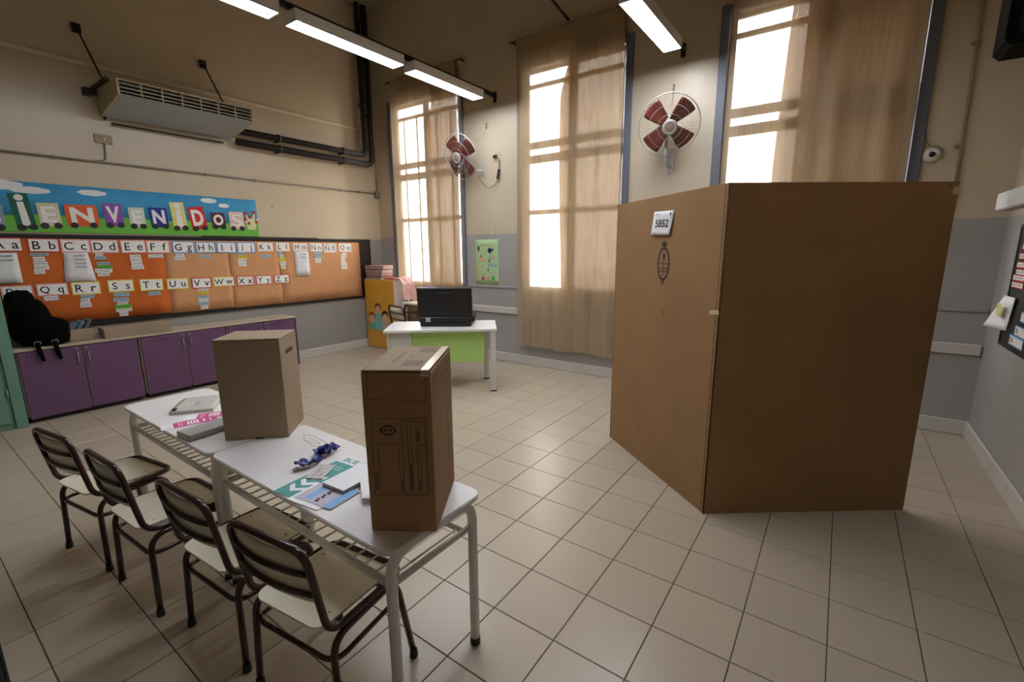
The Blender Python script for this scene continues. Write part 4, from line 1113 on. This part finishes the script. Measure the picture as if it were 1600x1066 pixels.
ob('latch_ring', MB().at(frame((W * .36, -.009, .085), (1, 0, 0), (0, 0, 1))).lathe([(.024, 0), (.024, .004), (.016, .006), (.012, .001)], 20), m_black, bs)
ob('sticker', MB().box(.07, -.0095, .058, .125, -.008, .105), mat('pale_sticker', '#b9bcb4', .5), bs)
ob('sticker_print', scribble(MB().at(frame((.078, -.0096, .07), (1, 0, 0), (0, 0, 1))), 0, .04, 0, .012, 0, .002), m_inkgrey, bs)
lidm = Matrix.Translation((0, .012, .115)) @ Matrix.Rotation(math.radians(7), 4, 'X')
ld_ = ob('lid', MB().rbox(-.01, -.012, 0, W + .01, .05, .335, .014), m_blackm, vm_); ld_.matrix_local = lidm
for x in (-.014, W - .008):
    ob('lid_edge', MB().rbox(x, -.02, .0, x + .022, .052, .345, .006), m_blackm, ld_)
ob('lid_rim', MB().rbox(-.012, -.018, .315, W + .012, .05, .342, .006), m_blackm, ld_)
ob('carry_handle', MB().tube(fillet([(.23, -.012, .285), (.23, -.03, .285), (.36, -.03, .285), (.36, -.012, .285)], .012, 4), .008, 8), m_black, ld_)
ob('purple_sticker', MB().box(.07, -.01, .342, .20, .03, .3432), flat('purple_sticker', '#8d74c0'), ld_)

# yellow cabinet in the corner with stacked boxes and a pink cloth
yc = thing('yellow_cabinet', 'yellow fronted narrow cabinet standing in the far corner', 'cabinet', (-6.515, 4.86, 0))
W, D, H_ = .737, .27, 1.15
ob('body', MB().rbox(0, .018, 0, W, D, H_, .003), m_whitep, yc)
dr = ob('door', MB().rbox(.018, 0, .012, W - .004, .018, H_ - .004, .003), m_yellow, yc)
sk = flat('sticker_skin', '#e0b48c'); 
for k, (x, z, hair, shirt) in enumerate(((.16, .50, '#a4572c', '#6fb39a'), (.33, .66, '#7c5038', '#7fc0bd'), (.50, .54, '#20180f', '#b9b3a6'))):
    fr_ = frame((x, -.0005, z), (1, 0, 0), (0, 0, 1))
    ob('sticker_shirt', MB().at(fr_).prism([(-.09, -.19 if k != 1 else -.35), (.09, -.19 if k != 1 else -.35), (.075, -.06), (-.075, -.06)], 0, .0008), flat('shirt_%d' % k, shirt), dr)
    ob('sticker_hair', MB().at(fr_).prism(ell(0, .02, .085, .085, 16), 0, .0012), flat('hair_%d' % k, hair), dr)
    ob('sticker_face', MB().at(fr_).prism(ell(0, -.012, .072, .066, 16), 0, .0016), sk, dr)
ob('sticker_caption', scribble(MB().at(frame((.10, -.0006, .28), (1, 0, 0), (0, 0, 1))), 0, .42, 0, .02, 0, .004), flat('caption_brown', '#b07a1c'), dr)
ob('door_pull', MB().rbox(W - .09, -.02, .25, W - .05, 0, .32, .004), m_black, dr)
for k in range(4):
    t = thing('flat_game_box', 'pink and white flat box %s on the yellow cabinet' % ('at the bottom of the pile', 'second from the bottom of the pile', 'third from the bottom of the pile', 'on top of the pile')[k], 'box', (-6.28 + .012 * (k % 2), 4.995, H_ + .056 * k), .06 * (k - 1.5), 'pile of pink boxes on the yellow cabinet')
    ob('tray', MB().rbox(-.21, -.11, 0, .21, .11, .034, .003), flat('box_pale', '#a59488'), t)
    ob('lid', MB().rbox(-.214, -.113, .0345, .214, .113, .054, .003), flat('box_pink_%d' % (k % 2), ('#94605e', '#a8807a')[k % 2]), t)
t = thing('pink_cloth', 'crumpled pink cloth hanging over the corner of the yellow cabinet', 'cloth', (-5.775, 4.99, H_ + .001))
def cl(a, b):
    x = -.14 + .60 * a; drop = max(0, x - .03)
    y = (b - .5) * (.24 + .02 * a)
    if x < .03: return (x, y, .028 + .02 * math.sin(9 * a + 6 * b))
    return (.055 + min(drop, .12) * 1.4 + .02 * math.sin(11 * b + 4 * a), y + .02 * math.sin(8 * a), .03 - max(0, drop - .03) * .85 + .012 * math.sin(14 * b))
mb = MB(); mb.slab(cl, 26, 18, .006)
ob('cloth', mb, m_pinkcloth, t)
tag(ob('orange_folder', MB().at(Matrix.Translation((-6.0, 4.99, H_ + .001)) @ Matrix.Rotation(.2, 4, 'Z')).rbox(-.05, -.08, 0, .075, .08, .030, .003), flat('orange_folder', '#d56a3a')), 'orange folder on the yellow cabinet, under the pink cloth edge', 'folder')
t = thing('small_table', 'small cream topped table under the first window, behind the desk', 'table', (-5.50, 4.76, 0))
ob('table_top', MB().prism(rrect(0, 0, .95, .38, .04, 5), .80, .822), m_cream, t)
for x in (.04, .91):
    ob('leg_frame', MB().tube(fillet([(x, .03, 0), (x, .03, .785), (x, .35, .785), (x, .35, 0)], .08, 6), .016, 10), m_brown, t)
ob('book_rack', MB().box(.05, .04, .66, .90, .34, .67), m_brown, t)

# ================================================================== BACK WALL FITTINGS
m_fanred = mat('fan_blade_red', '#6c2a1f', .4, var=.12)
m_fangrey = mat('fan_grey', '#b9b8b4', .4)
def make_fan(name, label, centre, normal, wall_pt, roll, group='wall fans between the windows'):
    t = thing(name, label, 'fan', wall_pt, group=group)
    n = Vector(normal).normalized(); up = Vector((0, 0, 1)); x = up.cross(n).normalized(); y = n.cross(x)
    c = Vector(centre) - Vector(wall_pt)
    fm = Matrix(((x.x, y.x, n.x, c.x), (x.y, y.y, n.y, c.y), (x.z, y.z, n.z, c.z), (0, 0, 0, 1)))
    R = .30
    def P(nm, mb, m, par=t):
        o = ob(nm, mb, m, par)
        if par is t: o.matrix_local = fm
        return o
    cage = P('cage', MB().tube([(R * math.cos(2 * PI * k / 40), R * math.sin(2 * PI * k / 40), 0) for k in range(40)], .006, 6, closed=True), m_fangrey)
    w = MB()
    for k in range(48):
        a = 2 * PI * k / 48; ca, sa = math.cos(a), math.sin(a)
        w.tube([(.075 * ca, .075 * sa, .075), (.16 * ca, .16 * sa, .07), (.26 * ca, .26 * sa, .045), (R * ca, R * sa, 0)], .0008, 4)
        if k % 2 == 0: w.tube([(.07 * ca, .07 * sa, -.09), (.2 * ca, .2 * sa, -.085), (.28 * ca, .28 * sa, -.05), (R * ca, R * sa, 0)], .0008, 4)
    ob('wire_guard', w, mat('fan_wire', '#8c8880', .5), cage)
    for rr, zz in ((.12, .072), (.21, .06)):
        ob('guard_ring', MB().tube([(rr * math.cos(2 * PI * k / 32), rr * math.sin(2 * PI * k / 32), zz) for k in range(32)], .0022, 4, closed=True), m_fangrey, cage)
    P('hub', MB().at(Matrix.Translation((0, 0, .068))).lathe([(.07, 0), (.075, .012), (.055, .022), (.045, .014)], 24), m_fangrey)
    P('hub_badge', MB().at(Matrix.Translation((0, 0, .080))).lathe([(.045, 0), (.04, .006), (.012, .008)], 20), mat('fan_badge', '#a8907c', .4))
    P('spinner', MB().lathe([(.055, -.03), (.055, .03), (.03, .045)], 20), m_fanred)
    for k in range(4):
        a = roll + k * PI / 2
        def bl(u, v, a=a):
            r = .05 + .225 * u; wd = .062 + .085 * u - .03 * max(0, u - .8) * 2
            q = (v - .5) * 2 * wd; ang = a + q / r * .75
            return (r * math.cos(ang), r * math.sin(ang), -.02 + .05 * (v - .5))
        P('blade', MB().slab(bl, 8, 6, .003), m_fanred)
    P('motor', MB().at(Matrix.Translation((0, 0, -.19))).lathe([(.03, 0), (.06, .02), (.068, .08), (.06, .16), (.04, .175)], 20), m_fangrey)
    P('motor_neck', MB().at(Matrix.Identity(4)).rbox(-.022, -.11, -.15, .022, -.05, -.10, .006), m_fangrey)
    j = fm @ Vector((0, -.10, -.125))
    ob('arm', MB().tube(fillet([tuple(j), (j.x, j.y, -.03), (0, -.045, -.05), (0, -.0, -.05)], .05, 6), .018, 10), m_fangrey, t)
    ob('wall_plate', MB().rbox(-.035, -.012, -.12, .035, 0, .08, .004), m_fangrey, t)
    ob('screw', MB().at(frame((0, -.012, .05), (1, 0, 0), (0, 0, 1))).lathe([(.006, 0), (.003, .003)], 8), m_alu, t)
    return t
f1 = make_fan('wall_fan', 'red bladed wall fan by the first window, aimed at the room', (-4.41, 5.0, 2.86), (-.06, -.92, -.34), (-4.26, YB, 2.74), .5)
f2 = make_fan('wall_fan', 'red bladed wall fan between the second and third windows above the booth', (-1.585, 5.0, 2.835), (.36, -.80, -.44), (-1.64, YB, 2.53), .85)
t = thing('wall_outlet', 'wall outlet with black plug and cord beside the first fan', 'outlet', (-4.0, YB, 2.86))
ob('plate', MB().rbox(-.05, -.008, -.06, .05, 0, .06, .003), mat('cream_plate', '#bdb097', .5), t)
ob('plug', MB().rbox(-.055, -.04, -.02, .015, -.008, .02, .006), m_black, t)
ob('cord', MB().tube(fillet([(.01, -.03, 0), (.04, -.03, -.03), (.045, -.03, -.2), (-.0, -.03, -.36), (-.15, -.04, -.42), (-.27, -.10, -.25)], .08, 6), .006, 6), m_conduit, t)
ob('cord_switch', MB().at(Matrix.Translation((.03, -.03, -.23)) @ Matrix.Rotation(.2, 4, 'Y')).rbox(-.014, -.012, -.07, .014, .012, .06, .005), m_black, t)
for k, (x, z, lab) in enumerate(((-4.17, 3.28, 'small metal hook in the wall above the first fan'), (-1.645, 3.27, 'small metal hook in the wall above the second fan'))):
    t = thing('wall_hook', lab, 'hook', (x, YB, z), group='wall hooks above the fans')
    ob('hook', MB().tube(fillet([(0, 0, .03), (0, -.03, .03), (.0, -.04, -.02), (0, -.015, -.04)], .015, 4), .006, 6), m_conduit, t)
    ob('safety_wire', MB().tube([(0, -.03, -.02), (-.04 if k == 0 else .0, -.06, -.16), (-.13 if k == 0 else .01, -.14, -.24)], .0025, 5), m_conduit, t)
t = thing('light_switch', 'small cream switch plate above the green poster', 'switch', (-4.10, YB, 1.86))
ob('plate', MB().rbox(-.035, -.008, -.045, .035, 0, .045, .003), mat('cream_plate', '#bdb097', .5), t)
ob('rocker', MB().rbox(-.012, -.012, -.02, .012, -.007, .02, .002), m_whitep, t)
# green poster
t = thing('green_poster', 'pale green handmade poster with number cutouts on the grey wall', 'poster', (-4.218, 1.435, .002), frame=FB)
ob('paper', MB().slab(lambda a, b: ((a - .5) * .432, (b - .5) * .64, .002 + .003 * math.sin(5 * b + 2 * a)), 6, 8, .0012), mat('pale_green_paper', '#acc892', .85), t)
Z_ = .0065
ob('title_print', scribble(MB(), -.11, .11, .235, .02, Z_, .004), flat('poster_pink', '#d78d84'), t)
for (x, z, rx, rzz, col) in ((-.145, .20, .022, .03, '#3a1820'), (-.142, .165, .016, .02, '#6a4a2c'), (.06, .165, .04, .045, '#1f3b57'), (.065, .165, .022, .022, '#3f8fc0'), (.11, .175, .022, .02, '#4a2a20'),
                              (-.10, .08, .022, .032, '#cf4f8a'), (.05, .02, .024, .03, '#a7608a'), (-.15, -.145, .03, .035, '#c3c04a'), (.03, -.11, .018, .035, '#5c7c58'), (-.07, -.235, .035, .035, '#c3366f'), (.03, -.235, .022, .045, '#e08b43'), (.12, -.23, .036, .04, '#3fa04a')):
    ob('cutout', MB().prism([(x + rx * math.cos(2 * PI * k / 10) * (1 if k % 2 else .72), z + rzz * math.sin(2 * PI * k / 10) * (1 if k % 2 else .72)) for k in range(10)], Z_ - .001, Z_ + .0015), flat('cut_' + col[1:], col), t)
for (x, z, w, hh, col) in ((.11, .075, .12, .035, '#b9a890'), (-.09, .025, .10, .03, '#d79a6e'), (.11, -.04, .17, .045, '#9ab2ae'), (-.08, -.065, .09, .03, '#c3b287'), (.13, -.15, .11, .035, '#c2b394'), (-.05, -.175, .09, .02, '#c5a87c')):
    ob('caption_strip', MB().box(x - w / 2, z - hh / 2, Z_ - .001, x + w / 2, z + hh / 2, Z_ + .0012), flat('strip_' + col[1:], col), t)
# bell-like lamp holder and conduit on the right
t = thing('lamp_holder', 'round white lamp holder with loose wire right of the third window', 'lamp holder', (.507, YB, 2.35))
ob('base', MB().at(frame((0, 0, 0), (1, 0, 0), (0, 0, 1))).lathe([(.062, 0), (.06, .015), (.04, .03), (.022, .035)], 24), m_whitep, t)
ob('socket', MB().at(frame((0, -.034, 0), (1, 0, 0), (0, 0, 1))).lathe([(.022, 0), (.02, .008), (.008, .009)], 16), m_black, t)
ob('wire', MB().tube(fillet([(-.06, -.01, .18), (-.05, -.012, .12), (-.02, -.02, .06), (.02, -.02, .065), (.07, -.02, .03), (.06, -.02, -.03)], .03, 4), .004, 6), m_conduit, t)
t = thing('conduit', 'vertical painted conduit on the back wall right of the third window', 'conduit', (.66, YB - .014, 1.9))
ob('pipe', MB().tube([(.03, 0, 0), (-.03, 0, ZC - 1.9)], .011, 8), mat('painted_conduit', '#94805f', .5), t)
for z in (.5, 1.25): ob('clip', MB().rbox(-.025, -.012, z - .012, .03, .014, z + .012, .003), m_conduit, t)

# ================================================================== RIGHT WALL
t = thing('television', 'black framed television hung high at the right edge', 'television', (.56, 3.62, 2.62))
m_tv = mat('matt_black_casing', '#0b0908', .85, var=.1, spec=.1)
m_scr = mat('dull_screen', '#2a211d', .25, var=.05)
ob('casing', MB().rbox(.01, .03, .01, .45, .34, .41, .03), m_tv, t)
bz = MB(); o1 = rrect(0, 0, .46, .42, .045, 6); o2 = rrect(.045, .045, .415, .375, .03, 6); n = len(o1)
bz.at(frame((0, .03, 0), (1, 0, 0), (0, 0, 1)))
v = [(x, y, 0) for x, y in o1] + [(x, y, .03) for x, y in o1] + [(x, y, .03) for x, y in o2] + [(x, y, .01) for x, y in o2]
F = []
for k in range(n):
    j = (k + 1) % n
    for q in range(3): F.append((q * n + k, q * n + j, (q + 1) * n + j, (q + 1) * n + k))
ob('bezel', bz.add(v, F), m_tv, t)
ob('screen', MB().rbox(.04, .018, .04, .42, .03, .38, .004), m_scr, t)
ob('wall_arm', MB().rbox(.40, .15, .10, XR - .56, .21, .16, .004), m_tv, t)
t = thing('board_lamp', 'white lamp housing over the notice board at the right edge', 'lamp', (.925, 3.7, 1.92))
ob('housing', MB().rbox(-.05, 0, -.06, .045, 1.22, .06, .008), m_lamphouse, t)
ob('reflector', MB().box(-.042, .01, -.065, .038, 1.21, -.058), m_alu, t)
ob('wall_bracket', MB().rbox(.04, .2, -.02, XR - .93, .24, .02, .003).rbox(.04, 1.0, -.02, XR - .93, 1.04, .02, .003), m_black, t)
ob('power_conduit', MB().tube([(XR - .93 - .014, 1.12, 0), (XR - .93 - .014, 1.12, 2.6)], .009, 8), mat('green_conduit', '#6d7458', .5), t)
t = thing('notice_board', 'black notice board with small word cards on the right wall', 'board', (-4.84, .89, 0), frame=FR)
ob('panel', MB().box(.015, .015, 0, 1.9, .85, .014), m_black, t)
for r in ((0, 0, 1.9, .02), (0, .845, 1.9, .865), (0, .02, .02, .845)):
    ob('frame_strip', MB().rbox(r[0], r[1], 0, r[2], r[3], .02, .003), m_black, t)
m_redb = bmat['red']
for k, (u, z, w) in enumerate(((-4.72, 1.60, .22), (-4.75, 1.535, .22), (-4.765, 1.475, .24), (-4.755, 1.425, .22), (-4.80, 1.385, .26), (-4.80, 1.335, .26))):
    lab = 'red bordered word card on the right notice board, %s of six' % ('first', 'second', 'third', 'fourth', 'fifth', 'lowest')[k]
    q = thing('word_card', lab, 'card', (u + w / 2, z, .016), frame=FR, group='red word cards on the right board')
    ob('border', MB().box(-w / 2, -.022, 0, w / 2, .022, .0012), m_redb, q)
    ob('card_face', MB().box(-w / 2 + .007, -.015, .001, w / 2 - .007, .015, .0018), m_card, q)
    ob('handwriting', scribble(MB(), -w * .42, w * .4, -.009, .018, .0018, .003), m_ink, q)
for k, (u, z, s, lab) in enumerate(((-4.52, 1.04, 'N', 'blue bordered card starting with N on the right notice board'), (-4.60, .965, 'DI', 'blue bordered card reading DI at the bottom of the right notice board'), (-4.45, 1.14, '', 'blue bordered blank-looking card beside the leaning sheet at the right edge'))):
    q = thing('word_card', lab, 'card', (u + .15, z, .016), frame=FR, group='blue word cards on the right board')
    ob('border', MB().box(-.15, -.036, 0, .15, .036, .0012), bmat['blue'], q)
    ob('card_face', MB().box(-.142, -.028, .001, .142, .028, .0018), m_card, q)
    if s: lettering(s, q, -.10, 0, .0022, fit=(.035 * len(s), .036), size=.04, m=m_ink, bold=.001)
q = thing('hanging_sheet', 'white sheet with yellow highlight hanging loose on the right notice board', 'paper', (-4.72, 1.13, .02), frame=FR)
ob('sheet', MB().slab(lambda a, b: ((a - .5) * .26 - .07 * (1 - b), (b - .5) * .24, .01 + .07 * (1 - b) * (1 - a)), 6, 6, .001), m_white, q)
ob('highlight', MB().box(-.05, -.02, .055, .06, .07, .0556), flat('highlighter', '#c9c86a'), q)
